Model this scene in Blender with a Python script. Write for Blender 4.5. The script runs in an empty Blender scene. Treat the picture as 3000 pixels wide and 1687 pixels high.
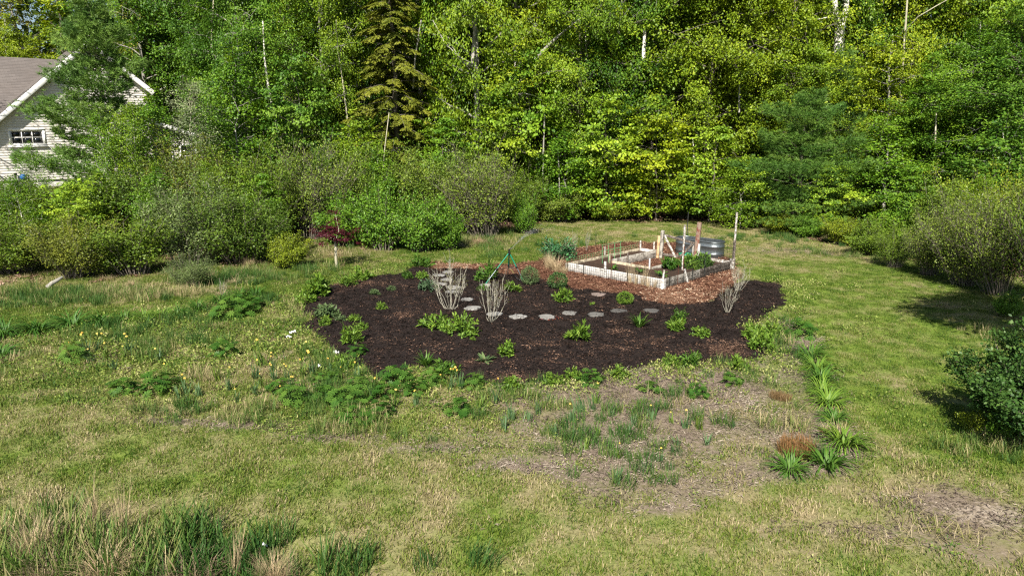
import bpy, math, random
import numpy as np

# ------------------------------------------------------------------ camera, world, sun
C = bpy.data.collections.new('garden'); bpy.context.scene.collection.children.link(C)
scene = bpy.context.scene
PITCH = math.radians(13.0); CAMH = 4.52; FPX = 2027.0
cs, sn = math.cos(PITCH), math.sin(PITCH)
cam = bpy.data.cameras.new('camera'); camo = bpy.data.objects.new('camera', cam); C.objects.link(camo)
camo.location = (0, 0, CAMH); camo.rotation_euler = (math.pi / 2 - PITCH, 0, 0)
cam.sensor_fit = 'HORIZONTAL'; cam.sensor_width = 36.0; cam.lens = 36.0 * FPX / 3000.0
cam.clip_start = 0.1; cam.clip_end = 3000
scene.camera = camo

SUN_EL = math.radians(44); SX, SY = -0.24, -0.97          # horizontal direction towards the sun
world = bpy.data.worlds.new('World'); scene.world = world; world.use_nodes = True
nt = world.node_tree; nt.nodes.clear()
sky = nt.nodes.new('ShaderNodeTexSky'); sky.sky_type = 'NISHITA'; sky.sun_disc = False
sky.sun_elevation = SUN_EL; sky.sun_rotation = math.atan2(SX, SY) % (2 * math.pi)
bg = nt.nodes.new('ShaderNodeBackground'); bg.inputs['Strength'].default_value = 0.052
wo = nt.nodes.new('ShaderNodeOutputWorld')
nt.links.new(sky.outputs[0], bg.inputs[0]); nt.links.new(bg.outputs[0], wo.inputs[0])
sl = bpy.data.lights.new('sun', 'SUN'); sl.energy = 5.0; sl.angle = math.radians(0.53); sl.color = (1.0, 0.93, 0.82)
so = bpy.data.objects.new('sun', sl); C.objects.link(so)
hl = math.hypot(SX, SY)
tosun = np.array([SX / hl * math.cos(SUN_EL), SY / hl * math.cos(SUN_EL), math.sin(SUN_EL)])
from mathutils import Vector, Matrix
so.rotation_euler = Vector(tosun).to_track_quat('Z', 'Y').to_euler(); so.location = (-10, -20, 30)
scene.view_settings.view_transform = 'Standard'; scene.view_settings.look = 'None'
scene.view_settings.exposure = 1.15; scene.view_settings.gamma = 1.0
cy = scene.cycles
cy.use_denoising = False; cy.filter_width = 1.25; cy.max_bounces = 6; cy.diffuse_bounces = 3; cy.glossy_bounces = 2; cy.transmission_bounces = 4; cy.transparent_max_bounces = 6
cy.caustics_reflective = False; cy.caustics_refractive = False

# ------------------------------------------------------------------ placing helpers
def sstep(a, b, x):
    t = np.clip((np.asarray(x, float) - a) / (b - a), 0, 1); return t * t * (3 - 2 * t)
def vnoise(x, y, scale, seed):
    r = np.random.default_rng(seed); L = r.random((256, 256))
    x = np.asarray(x, float) / scale + 1000; y = np.asarray(y, float) / scale + 1000
    i = np.floor(x).astype(int); j = np.floor(y).astype(int); fx = x - i; fy = y - j
    fx = fx * fx * (3 - 2 * fx); fy = fy * fy * (3 - 2 * fy)
    g = lambda a, b: L[a % 256, b % 256]
    return (g(i, j) * (1 - fx) + g(i + 1, j) * fx) * (1 - fy) + (g(i, j + 1) * (1 - fx) + g(i + 1, j + 1) * fx) * fy
def fbm(x, y, scale, seed, n=4):
    s = 0; a = 1; t = 0
    for k in range(n):
        s = s + a * vnoise(x, y, scale / 2 ** k, seed + k * 17); t += a; a *= 0.55
    return s / t
def hg(x, y):                                              # height of the terrain
    x = np.asarray(x, float); y = np.asarray(y, float)
    rise = 1.52 * sstep(23.5, 33, y) * sstep(-4, -12, x)
    back = 0.5 * sstep(36, 50, y) * sstep(-8, 0, x)
    outer = sstep(26, 32, y) * 0.12
    near = sstep(7.6, 5.2, y) * sstep(-0.5, -3.0, x) * -0.5
    return rise + back + near + outer * (fbm(x, y, 4, 5) - 0.5)
def ray(px, py):
    r = (px - 1500) / FPX; u = (843.5 - py) / FPX
    return np.array([r, cs + u * sn, -sn + u * cs])
def G(px, py, z=0.0):                                       # where a sight line meets a level at z
    d = ray(px, py); t = (z - CAMH) / d[2]; return np.array([d[0] * t, d[1] * t, z])
def GT(px, py):                                             # where it meets the terrain
    d = ray(px, py); t = 4.0
    while t < 200:
        if CAMH + d[2] * t <= float(hg(d[0] * t, d[1] * t)): break
        t += 0.05
    x, y = d[0] * t, d[1] * t
    return np.array([x, y, float(hg(x, y))])
def O(x, y): return GT(x * 1.16460, y * 1.16460)
def z_at(py, d): u = (843.5 - py) / FPX; return CAMH + d * (-sn + u * cs) / (cs + u * sn)
def x_at(px, d, z=2.0): return (px - 1500) / FPX * (d * cs + (CAMH - z) * sn)
def mpp(p): return (p[1] * cs + (CAMH - p[2]) * sn) / FPX   # metres per photo pixel at a point

# ------------------------------------------------------------------ mesh helpers
class MB:
    def __init__(s): s.v = []; s.f = []; s.a = []; s.n = 0; s.m = []
    def add(s, v, f, a=0.5, mi=0):
        v = np.asarray(v, np.float32).reshape(-1, 3); f = np.asarray(f, np.int64)
        s.v.append(v); s.f.append(f + s.n); s.n += len(v)
        a = np.asarray(a, np.float32)
        s.a.append(np.full(len(v), float(a), np.float32) if a.ndim == 0 else a)
        s.m.append(np.full(len(f), mi, np.int32))
        return s
    def mesh(s, name, mats, smooth=False):
        me = bpy.data.meshes.new(name)
        v = np.concatenate(s.v); me.vertices.add(len(v)); me.vertices.foreach_set('co', v.ravel())
        lens = np.concatenate([np.full(len(f), f.shape[1], np.int32) for f in s.f])
        li = np.concatenate([f.ravel() for f in s.f]).astype(np.int32)
        me.loops.add(len(li)); me.loops.foreach_set('vertex_index', li)
        st = np.zeros(len(lens), np.int32); st[1:] = np.cumsum(lens)[:-1]
        me.polygons.add(len(lens)); me.polygons.foreach_set('loop_start', st)
        try: me.polygons.foreach_set('loop_total', lens)
        except Exception: pass
        for m in (mats if isinstance(mats, (list, tuple)) else [mats]): me.materials.append(m)
        me.polygons.foreach_set('material_index', np.concatenate(s.m))
        if smooth: me.polygons.foreach_set('use_smooth', np.ones(len(lens), bool))
        at = me.attributes.new('v', 'FLOAT', 'POINT'); at.data.foreach_set('value', np.concatenate(s.a))
        me.update(calc_edges=True); me.validate(); return me
    def build(s, name, mats, parent=None, smooth=False):
        return link(name, s.mesh(name, mats, smooth), parent)
def link(name, me, parent=None, loc=None, rz=None, scale=None, color=None):
    o = bpy.data.objects.new(name, me); C.objects.link(o)
    if parent is not None: o.parent = parent
    if loc is not None: o.location = [float(q) for q in loc]
    if rz is not None: o.rotation_euler = (0, 0, rz)
    if scale is not None: o.scale = (scale,) * 3 if np.isscalar(scale) else scale
    if color is not None: o.color = (*color[:3], 1)
    return o
def tag(o, label, cat, group=None):
    o['label'] = label; o['category'] = cat
    if group: o['group'] = group
    return o
def kind(o, k, label=None):
    o['kind'] = k
    if label: o['label'] = label
    return o
def thing(name, label, cat, loc=(0, 0, 0), rz=0.0, group=None, scale=1.0):
    o = bpy.data.objects.new(name, None); C.objects.link(o); o.location = [float(q) for q in loc]; o.rotation_euler = (0, 0, rz)
    o.scale = (scale,) * 3 if np.isscalar(scale) else scale; o.empty_display_size = 0.1
    return tag(o, label, cat, group)
def unit(a): return a / np.maximum(np.linalg.norm(a, axis=-1, keepdims=True), 1e-9)
BOXF = np.array([[0, 3, 2, 1], [4, 5, 6, 7], [0, 1, 5, 4], [1, 2, 6, 5], [2, 3, 7, 6], [3, 0, 4, 7]])
def box(mb, a, b, v=0.5, mi=0):
    x0, y0, z0 = a; x1, y1, z1 = b
    mb.add([[x0, y0, z0], [x1, y0, z0], [x1, y1, z0], [x0, y1, z0], [x0, y0, z1], [x1, y0, z1], [x1, y1, z1], [x0, y1, z1]], BOXF, v, mi)
def bar(mb, p, q, w, h, up=(0, 0, 1), v=0.5, mi=0, ch=0.0):
    """a board from p to q, w wide sideways and h tall, with nibbled edges"""
    p = np.array(p, float); q = np.array(q, float); d = unit(q - p); up = np.array(up, float)
    s = np.cross(d, up)
    if np.linalg.norm(s) < 1e-3: s = np.cross(d, [1, 0, 0])
    s = unit(s); u = np.cross(s, d)
    c = ch if ch else min(w, h) * 0.12
    prof = [(-w / 2 + c, -h / 2), (w / 2 - c, -h / 2), (w / 2, -h / 2 + c), (w / 2, h / 2 - c), (w / 2 - c, h / 2), (-w / 2 + c, h / 2), (-w / 2, h / 2 - c), (-w / 2, -h / 2 + c)]
    A = np.array([p + s * a + u * b for a, b in prof]); B = np.array([q + s * a + u * b for a, b in prof])
    n = 8
    mb.add(np.vstack([A, B]), [[i, (i + 1) % n, n + (i + 1) % n, n + i] for i in range(n)], v, mi)
    mb.add(A, [list(range(n))[::-1]], v, mi); mb.add(B, [list(range(n))], v, mi)
def tube(mb, pts, rad, sides=6, v=0.5, mi=0, cap=True):
    pts = np.asarray(pts, float); n = len(pts); rad = np.broadcast_to(np.asarray(rad, float), (n,))
    t = np.gradient(pts, axis=0); t = unit(t)
    ref = np.where(np.abs(t[:, 2:3]) > 0.9, np.array([[1.0, 0, 0]]), np.array([[0, 0, 1.0]]))
    s = unit(np.cross(t, ref)); u = np.cross(s, t)
    a = np.arange(sides) / sides * 2 * math.pi
    V = pts[:, None] + rad[:, None, None] * (np.cos(a)[None, :, None] * s[:, None] + np.sin(a)[None, :, None] * u[:, None])
    i = np.arange(n - 1)[:, None]; j = np.arange(sides)[None, :]; k = (j + 1) % sides
    F_ = np.stack([i * sides + j, i * sides + k, (i + 1) * sides + k, (i + 1) * sides + j], -1).reshape(-1, 4)
    mb.add(V.reshape(-1, 3), F_, v, mi)
    if cap:
        mb.add(V[-1], [list(range(sides))], v, mi)
def leaf_quads(mb, pos, d, nrm, L, W, v, fold=0.15, mi=0, wide=0.45):
    """one folded leaf per row: base, right, tip, left"""
    n = len(pos); L = np.broadcast_to(L, (n,))[:, None]; W = np.broadcast_to(W, (n,))[:, None]
    s = unit(np.cross(d, nrm)); nn = np.cross(s, d)
    V = np.stack([pos, pos + d * L * wide + s * W / 2 + nn * W * fold, pos + d * L - nn * L * 0.12, pos + d * L * wide - s * W / 2 + nn * W * fold], 1)
    mb.add(V.reshape(-1, 3), np.arange(4 * n).reshape(n, 4), np.repeat(np.broadcast_to(v, (n,)), 4), mi)
def needles(mb, pos, d, L, W, v, mi=0, rng=None):
    n = len(pos); L = np.broadcast_to(L, (n,))[:, None]
    s = unit(np.cross(d, rng.normal(size=(n, 3))))
    V = np.stack([pos - s * W / 2, pos + s * W / 2, pos + d * L], 1)
    mb.add(V.reshape(-1, 3), np.arange(3 * n).reshape(n, 3), np.repeat(np.broadcast_to(v, (n,)), 3), mi)
def straps(mb, base, az, L, el, curl, W, v, segs=4, mi=0, tipw=0.1):
    """arching ribbon leaves: az azimuth, el start elevation, curl total bend downwards"""
    n = len(base); P = [np.array(base, float)]
    hx, hy = np.cos(az), np.sin(az); side = np.stack([-hy, hx, np.zeros(n)], -1)
    for k in range(segs):
        e = el - curl * ((k + 0.5) / segs) ** 1.3
        P.append(P[-1] + np.stack([np.cos(e) * hx, np.cos(e) * hy, np.sin(e)], -1) * (L / segs)[:, None])
    V = []
    for k in range(segs + 1):
        t = k / segs; w = W * (0.55 + 0.9 * t) if t < 0.4 else W * (0.91 - (0.91 - tipw) * ((t - 0.4) / 0.6) ** 1.6)
        w = np.broadcast_to(w, (n,))[:, None] / 2
        V += [P[k] - side * w, P[k] + side * w]
    V = np.stack(V, 1); m = 2 * (segs + 1)
    f = np.concatenate([[[2 * k, 2 * k + 1, 2 * k + 3, 2 * k + 2] for k in range(segs)]])
    Fc = (np.arange(n)[:, None, None] * m + f[None]).reshape(-1, 4)
    mb.add(V.reshape(-1, 3), Fc, np.repeat(np.broadcast_to(v, (n,)), m), mi)

# ------------------------------------------------------------------ materials
def mat(name):
    m = bpy.data.materials.new(name); m.use_nodes = True; m.node_tree.nodes.clear(); return m, m.node_tree
def N(t, typ, **kw):
    n = t.nodes.new('ShaderNode' + typ)
    for k, v in kw.items(): setattr(n, k, v)
    return n
def attr(t, name, typ='GEOMETRY'):
    n = N(t, 'Attribute'); n.attribute_type = typ; n.attribute_name = name; return n
def mapr(t, src, a, b, c=0.0, d=1.0):
    n = N(t, 'MapRange'); t.links.new(src, n.inputs[0])
    for i, q in enumerate((c, d, a, b)): n.inputs[i + 1].default_value = q
    return n.outputs[0]
def mixc(t, fac, A, B, mode='MIX'):
    n = N(t, 'Mix', data_type='RGBA', blend_type=mode)
    if isinstance(fac, (int, float)): n.inputs[0].default_value = fac
    else: t.links.new(fac, n.inputs[0])
    for i, q in ((6, A), (7, B)):
        if isinstance(q, tuple): n.inputs[i].default_value = (*q[:3], 1)
        else: t.links.new(q, n.inputs[i])
    return n.outputs[2]
def noise(t, scale, detail=4, rough=0.55, coord=None, vec=None):
    n = N(t, 'TexNoise'); n.inputs['Scale'].default_value = scale; n.inputs['Detail'].default_value = detail; n.inputs['Roughness'].default_value = rough
    if vec is not None: t.links.new(vec, n.inputs['Vector'])
    elif coord == 'pos': t.links.new(N(t, 'NewGeometry').outputs['Position'], n.inputs['Vector'])
    else: t.links.new(N(t, 'TexCoord').outputs['Object'], n.inputs['Vector'])
    return n.outputs['Fac']
def ramp(t, src, stops):
    n = N(t, 'ValToRGB'); t.links.new(src, n.inputs[0]); e = n.color_ramp.elements
    while len(e) < len(stops): e.new(0.5)
    for el, (p, c) in zip(e, stops): el.position = p; el.color = (*c[:3], 1)
    return n.outputs[0]
def bump(t, h, strength, dist=0.02):
    n = N(t, 'Bump'); n.inputs['Strength'].default_value = strength; n.inputs['Distance'].default_value = dist; t.links.new(h, n.inputs['Height']); return n.outputs[0]
def finish(t, color, rough=0.7, spec=0.3, metal=0.0, normal=None, trans=0.0, transcol=None):
    p = N(t, 'BsdfPrincipled'); o = N(t, 'OutputMaterial')
    if isinstance(color, tuple): p.inputs['Base Color'].default_value = (*color[:3], 1)
    else: t.links.new(color, p.inputs['Base Color'])
    if isinstance(rough, (int, float)): p.inputs['Roughness'].default_value = rough
    else: t.links.new(rough, p.inputs['Roughness'])
    p.inputs['Specular IOR Level'].default_value = spec; p.inputs['Metallic'].default_value = metal
    if normal is not None: t.links.new(normal, p.inputs['Normal'])
    if trans:
        tr = N(t, 'BsdfTranslucent'); mx = N(t, 'MixShader'); mx.inputs[0].default_value = trans
        t.links.new(transcol if transcol is not None else color, tr.inputs[0])
        t.links.new(p.outputs[0], mx.inputs[1]); t.links.new(tr.outputs[0], mx.inputs[2]); t.links.new(mx.outputs[0], o.inputs[0])
    else: t.links.new(p.outputs[0], o.inputs[0])
def leaf_mat(name, base=None, trans=0.3, spec=0.25, rough=0.5, hue=0.03, lo=0.55, hi=1.45, patch=0.0):
    """foliage: colour from the object (or base), varied leaf by leaf"""
    m, t = mat(name); v = attr(t, 'v').outputs['Fac']
    if base is None: col = N(t, 'ObjectInfo').outputs['Color']
    else:
        rgb = N(t, 'RGB'); rgb.outputs[0].default_value = (*base, 1); col = rgb.outputs[0]
    h = N(t, 'HueSaturation'); t.links.new(col, h.inputs['Color'])
    t.links.new(mapr(t, v, 0.5 + hue * 0.6, 0.5 - hue), h.inputs['Hue'])
    val = mapr(t, v, lo, hi)
    if patch:
        pn = mapr(t, noise(t, patch, 3, 0.5, 'pos'), 0.7, 1.3, 0.35, 0.65); mu = N(t, 'Math', operation='MULTIPLY')
        t.links.new(val, mu.inputs[0]); t.links.new(pn, mu.inputs[1]); val = mu.outputs[0]
    t.links.new(val, h.inputs['Value'])
    h2 = N(t, 'HueSaturation'); h2.inputs['Hue'].default_value = 0.485; h2.inputs['Value'].default_value = 1.35; h2.inputs['Saturation'].default_value = 1.05
    t.links.new(h.outputs[0], h2.inputs['Color'])
    finish(t, h.outputs[0], rough, spec, 0, None, trans, h2.outputs[0]); return m
M = {}
M['leaf'] = leaf_mat('leaf', trans=0.22, lo=0.4, hi=1.5)
M['shrub_leaf'] = leaf_mat('shrub_leaf', trans=0.2, lo=0.45, hi=1.5)
M['needle'] = leaf_mat('needle', trans=0.12, hue=0.03)
M['plant'] = leaf_mat('plant', trans=0.25, lo=0.6, hi=1.4)
M['petal'] = leaf_mat('petal', trans=0.2, hue=0.03, lo=0.8, hi=1.2)
M['straw'] = leaf_mat('straw', trans=0.15, hue=0.015, lo=0.55, hi=1.35)
def bark(name, c0, c1, sc=14, birch=False):
    m, t = mat(name); tc = N(t, 'TexCoord').outputs['Object']; mp = N(t, 'Mapping'); t.links.new(tc, mp.inputs[0])
    mp.inputs['Scale'].default_value = (1, 1, 0.25) if not birch else (1, 1, 3.0)
    n = noise(t, sc if not birch else 3.5, 5, 0.65, vec=mp.outputs[0])
    col = ramp(t, n, [(0.3, c0), (0.65, c1)]) if not birch else ramp(t, n, [(0.36, c0), (0.46, c1), (0.8, c1)])
    n2 = noise(t, 2.5, 3)
    col = mixc(t, mapr(t, n2, 0, 0.5, 0.45, 0.7), col, (0.10, 0.11, 0.07))
    finish(t, col, 0.85, 0.15, 0, bump(t, n, 0.6, 0.02)); return m
M['bark'] = bark('bark', (0.045, 0.036, 0.028), (0.17, 0.15, 0.125))
M['grey_bark'] = bark('grey_bark', (0.09, 0.085, 0.075), (0.42, 0.40, 0.36), 10)
M['birch_bark'] = bark('birch_bark', (0.06, 0.05, 0.045), (0.68, 0.65, 0.58), birch=True)
M['twig'] = bark('twig', (0.07, 0.055, 0.045), (0.22, 0.19, 0.16), 20)
M['shrub_twig'] = bark('shrub_twig', (0.15, 0.14, 0.11), (0.48, 0.46, 0.38), 20)
M['pale_twig'] = bark('pale_twig', (0.22, 0.20, 0.13), (0.50, 0.47, 0.36), 20)
def wood(name, paint, bare, amount, sc=6):
    m, t = mat(name); tc = N(t, 'TexCoord').outputs['Object']
    n = noise(t, sc, 6, 0.7); n2 = noise(t, 40, 4, 0.6)
    g = ramp(t, n2, [(0.3, tuple(q * 0.6 for q in bare)), (0.7, bare)])
    col = mixc(t, mapr(t, n, 0, 1, amount - 0.06, amount + 0.06), g, paint)
    col = mixc(t, mapr(t, n2, 0.0, 0.35, 0.5, 0.8), col, (0.12, 0.11, 0.08))
    finish(t, col, 0.8, 0.2, 0, bump(t, n2, 0.35, 0.01)); return m
M['white_board'] = wood('white_board', (0.53, 0.52, 0.495), (0.29, 0.275, 0.24), 0.41)
M['grey_board'] = wood('grey_board', (0.36, 0.34, 0.30), (0.17, 0.15, 0.125), 0.48)
M['tan_board'] = wood('tan_board', (0.40, 0.35, 0.25), (0.22, 0.18, 0.13), 0.5)
M['new_wood'] = wood('new_wood', (0.62, 0.42, 0.24), (0.5, 0.32, 0.17), 0.45)
M['red_wood'] = wood('red_wood', (0.16, 0.05, 0.035), (0.30, 0.22, 0.17), 0.53, 9)
M['dark_wood'] = wood('dark_wood', (0.20, 0.17, 0.145), (0.08, 0.065, 0.055), 0.52, 14)
M['chipped_board'] = wood('chipped_board', (0.62, 0.60, 0.56), (0.22, 0.19, 0.16), 0.52, 14)
def plain(name, c, rough=0.5, spec=0.4, metal=0.0, nz=0.0, sc=8):
    m, t = mat(name)
    if nz:
        n = noise(t, sc, 4); col = mixc(t, n, tuple(q * (1 - nz) for q in c), tuple(min(1, q * (1 + nz)) for q in c)); finish(t, col, rough, spec, metal)
    else: finish(t, c, rough, spec, metal)
    return m
M['white_trim'] = plain('white_trim', (0.76, 0.76, 0.74), 0.45, 0.3, nz=0.05)
M['siding'] = plain('siding', (0.58, 0.555, 0.515), 0.55, 0.25, nz=0.05, sc=3)
M['concrete'] = plain('concrete', (0.36, 0.35, 0.33), 0.85, 0.1, nz=0.2, sc=5)
M['dark_gap'] = plain('dark_gap', (0.02, 0.02, 0.022), 0.6, 0.2)
M['glass'] = plain('glass', (0.006, 0.008, 0.009), 0.06, 0.5)
M['green_tube'] = plain('green_tube', (0.005, 0.20, 0.115), 0.35, 0.5, nz=0.1)
M['chrome'] = plain('chrome', (0.62, 0.70, 0.72), 0.25, 0.5, 0.9)
M['black_plastic'] = plain('black_plastic', (0.012, 0.013, 0.015), 0.4, 0.4)
M['brass'] = plain('brass', (0.55, 0.42, 0.18), 0.35, 0.5, 0.8)
M['blue_plastic'] = plain('blue_plastic', (0.02, 0.13, 0.42), 0.35, 0.4)
M['rust_metal'] = plain('rust_metal', (0.10, 0.035, 0.022), 0.75, 0.2, 0.2, nz=0.4, sc=20)
M['dark_metal'] = plain('dark_metal', (0.045, 0.048, 0.046), 0.55, 0.4, 0.5, nz=0.3, sc=20)
M['wire'] = plain('wire', (0.025, 0.028, 0.025), 0.5, 0.4, 0.4)
M['green_wire'] = plain('green_wire', (0.10, 0.30, 0.12), 0.5, 0.4)
M['hose'] = plain('hose', (0.02, 0.25, 0.14), 0.4, 0.4)
M['paper'] = plain('paper', (0.74, 0.74, 0.74), 0.7, 0.2, nz=0.1)
m, t = mat('galvanised'); n = noise(t, 3, 5, 0.7); v_ = N(t, 'TexVoronoi'); v_.inputs['Scale'].default_value = 18
t.links.new(N(t, 'TexCoord').outputs['Object'], v_.inputs['Vector'])
finish(t, mixc(t, n, (0.13, 0.15, 0.16), (0.27, 0.30, 0.31)), mapr(t, v_.outputs['Distance'], 0.28, 0.45, 0, 0.6), 0.5, 0.85); M['galvanised'] = m
m, t = mat('stone'); n = noise(t, 9, 6, 0.7); n2 = noise(t, 55, 3, 0.6)
oc = N(t, 'ObjectInfo').outputs['Color']; c_ = mixc(t, mapr(t, n, 0.2, 0.95, 0.3, 0.7), (0.10, 0.095, 0.085), oc)
finish(t, mixc(t, mapr(t, n2, 0, 0.6, 0.5, 0.75), c_, (0.12, 0.12, 0.11)), 0.85, 0.2, 0, bump(t, n, 0.6, 0.02)); M['stone'] = m
m, t = mat('shingle'); br = N(t, 'TexBrick'); t.links.new(N(t, 'TexCoord').outputs['Object'], br.inputs['Vector'])
br.inputs['Scale'].default_value = 1.0; br.inputs['Brick Width'].default_value = 0.31; br.inputs['Row Height'].default_value = 0.14; br.inputs['Mortar Size'].default_value = 0.006
br.inputs['Color1'].default_value = (0.105, 0.093, 0.088, 1); br.inputs['Color2'].default_value = (0.150, 0.133, 0.126, 1); br.inputs['Mortar'].default_value = (0.07, 0.06, 0.055, 1); br.inputs['Bias'].default_value = 0.1
n = noise(t, 120, 3, 0.6); n3 = noise(t, 0.8, 4)
col = mixc(t, mapr(t, n, 0, 0.55), br.outputs[0], (0.19, 0.172, 0.165)); col = mixc(t, mapr(t, n3, 0, 0.4, 0.45, 0.75), col, (0.12, 0.10, 0.09))
finish(t, col, 0.9, 0.15, 0, bump(t, n, 0.4, 0.005)); M['shingle'] = m

# ground: colour by fields stored on the sheet, broken up by noise
m, t = mat('ground')
green = attr(t, 'green').outputs['Fac']; soil = attr(t, 'soil').outputs['Fac']; pale = attr(t, 'pale').outputs['Fac']; lit = attr(t, 'litter').outputs['Fac']
n1 = noise(t, 1.3, 6, 0.65, 'pos'); n2 = noise(t, 14, 6, 0.7, 'pos'); n3 = noise(t, 60, 4, 0.6, 'pos')
thatch = mixc(t, mapr(t, n2, 0, 1, 0.3, 0.7), (0.135, 0.105, 0.058), (0.29, 0.24, 0.145))
gr = mixc(t, mapr(t, n2, 0, 1, 0.3, 0.7), (0.060, 0.105, 0.014), (0.16, 0.22, 0.035))
c_ = mixc(t, green, thatch, gr)
so_ = mixc(t, mapr(t, n2, 0, 1, 0.3, 0.75), (0.085, 0.062, 0.047), (0.24, 0.195, 0.15)); so_ = mixc(t, mapr(t, n3, 0, 0.8, 0.55, 0.8), so_, (0.34, 0.29, 0.23))
ad = N(t, 'Math', operation='ADD'); t.links.new(soil, ad.inputs[0]); t.links.new(mapr(t, n2, -0.35, 0.35, 0.25, 0.75), ad.inputs[1])
c_ = mixc(t, mapr(t, ad.outputs[0], 0, 1, 0.25, 0.75), c_, so_)
pa_ = mixc(t, n3, (0.26, 0.215, 0.165), (0.46, 0.40, 0.33)); ad2 = N(t, 'Math', operation='ADD'); t.links.new(pale, ad2.inputs[0]); t.links.new(mapr(t, n2, -0.3, 0.3, 0.25, 0.75), ad2.inputs[1])
c_ = mixc(t, mapr(t, ad2.outputs[0], 0, 1, 0.3, 0.8), c_, pa_)
li_ = mixc(t, mapr(t, n2, 0, 1, 0.35, 0.65), (0.05, 0.032, 0.022), (0.21, 0.13, 0.085)); c_ = mixc(t, lit, c_, li_)
finish(t, c_, 0.95, 0.1, 0, bump(t, n2, 0.8, 0.03)); M['ground'] = m
def loose(name, a, b, c, sc=26, patch='v'):
    m, t = mat(name); n1 = noise(t, 2.2, 5, 0.6, 'pos'); n2 = noise(t, sc, 6, 0.75, 'pos'); n3 = noise(t, 90, 3, 0.7, 'pos')
    col = mixc(t, mapr(t, n2, 0, 1, 0.35, 0.72), a, b)
    f = N(t, 'Math', operation='ADD'); t.links.new(attr(t, 'v').outputs['Fac'], f.inputs[0]); t.links.new(mapr(t, n2, -0.3, 0.3, 0.25, 0.75), f.inputs[1])
    col = mixc(t, mapr(t, f.outputs[0], 0, 0.85, 0.35, 0.95), col, c)
    col = mixc(t, mapr(t, n3, 0, 0.5, 0.6, 0.85), col, b)
    finish(t, col, 0.95, 0.12, 0, bump(t, n2, 1.0, 0.03)); return m
M['mulch'] = loose('mulch', (0.0075, 0.0055, 0.005), (0.034, 0.024, 0.021), (0.105, 0.058, 0.040))
M['chips'] = loose('chips', (0.060, 0.026, 0.016), (0.20, 0.095, 0.06), (0.36, 0.24, 0.155))
M['bed_soil'] = loose('bed_soil', (0.028, 0.018, 0.013), (0.085, 0.052, 0.037), (0.12, 0.08, 0.06))
def inst_mat(name, cols, spec=0.15, trans=0.0):
    """colour along a ramp by each blade's own value and the value of its patch"""
    m, t = mat(name); v = attr(t, 'v').outputs['Fac']; d = attr(t, 'tint', 'INSTANCER').outputs['Fac']
    a = N(t, 'Math', operation='ADD'); t.links.new(mapr(t, v, -0.42, 0.42), a.inputs[0]); t.links.new(d, a.inputs[1])
    col = ramp(t, a.outputs[0], cols); finish(t, col, 0.6, spec, 0, None, trans); return m
M['grass'] = inst_mat('grass', [(0.0, (0.034, 0.078, 0.008)), (0.3, (0.086, 0.146, 0.012)), (0.55, (0.148, 0.178, 0.030)), (0.78, (0.245, 0.215, 0.092)), (1.0, (0.40, 0.335, 0.20))], 0.2, 0.25)
M['tall_grass'] = inst_mat('tall_grass', [(0.0, (0.030, 0.085, 0.016)), (0.45, (0.075, 0.145, 0.025)), (0.75, (0.16, 0.19, 0.05)), (1.0, (0.40, 0.33, 0.18))], 0.2, 0.25)
M['weed'] = inst_mat('weed', [(0.0, (0.045, 0.095, 0.014)), (0.4, (0.115, 0.185, 0.025)), (0.75, (0.23, 0.28, 0.06)), (1.0, (0.33, 0.33, 0.13))], 0.2, 0.25)
M['mulch_bits'] = inst_mat('mulch_bits', [(0.0, (0.006, 0.0045, 0.004)), (0.5, (0.026, 0.018, 0.016)), (0.78, (0.06, 0.036, 0.027)), (1.0, (0.20, 0.12, 0.08))], 0.15)
M['chip_bits'] = inst_mat('chip_bits', [(0.0, (0.055, 0.024, 0.015)), (0.5, (0.17, 0.08, 0.05)), (0.8, (0.34, 0.21, 0.13)), (1.0, (0.52, 0.42, 0.31))], 0.2)
M['thatch_bits'] = inst_mat('thatch_bits', [(0.0, (0.05, 0.036, 0.03)), (0.4, (0.15, 0.115, 0.09)), (0.75, (0.26, 0.215, 0.165)), (1.0, (0.38, 0.33, 0.265))], 0.15)
M['leaf_bits'] = inst_mat('leaf_bits', [(0.0, (0.05, 0.03, 0.02)), (0.5, (0.17, 0.10, 0.065)), (0.8, (0.30, 0.20, 0.14)), (1.0, (0.42, 0.32, 0.24))], 0.2, 0.1)

# ------------------------------------------------------------------ outlines on the ground
K = 1.16460
def poly(pts): return np.array([G(x * K, y * K)[:2] for x, y in pts])
MULCH = poly([(781, 748), (776, 770), (774, 790), (785, 815), (798, 848), (828, 884), (852, 905), (885, 922), (930, 932), (960, 945), (1000, 935), (1040, 925), (1100, 925), (1150, 950), (1230, 965), (1290, 971), (1350, 968), (1400, 957), (1500, 946), (1600, 927), (1680, 908), (1760, 912), (1830, 908), (1900, 902), (1917, 890), (1885, 855), (1880, 825), (1900, 802), (1945, 786), (1972, 752), (1962, 732), (1940, 715), (1900, 708), (1862, 710), (1830, 726), (1795, 741), (1775, 760), (1740, 766), (1690, 766), (1640, 756), (1600, 746), (1540, 741), (1480, 731), (1432, 722), (1385, 712), (1330, 692), (1250, 691), (1180, 681), (1100, 676), (1040, 673), (1000, 690), (960, 696), (920, 705), (870, 713), (830, 721), (800, 728)])
CHIPS = poly([(1083, 659), (1140, 663), (1200, 667), (1300, 667), (1380, 652), (1430, 630), (1560, 612), (1700, 612), (1842, 655), (1852, 690), (1838, 728), (1790, 752), (1740, 780), (1640, 772), (1500, 750), (1400, 732), (1330, 704), (1200, 695), (1085, 680)])
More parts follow.
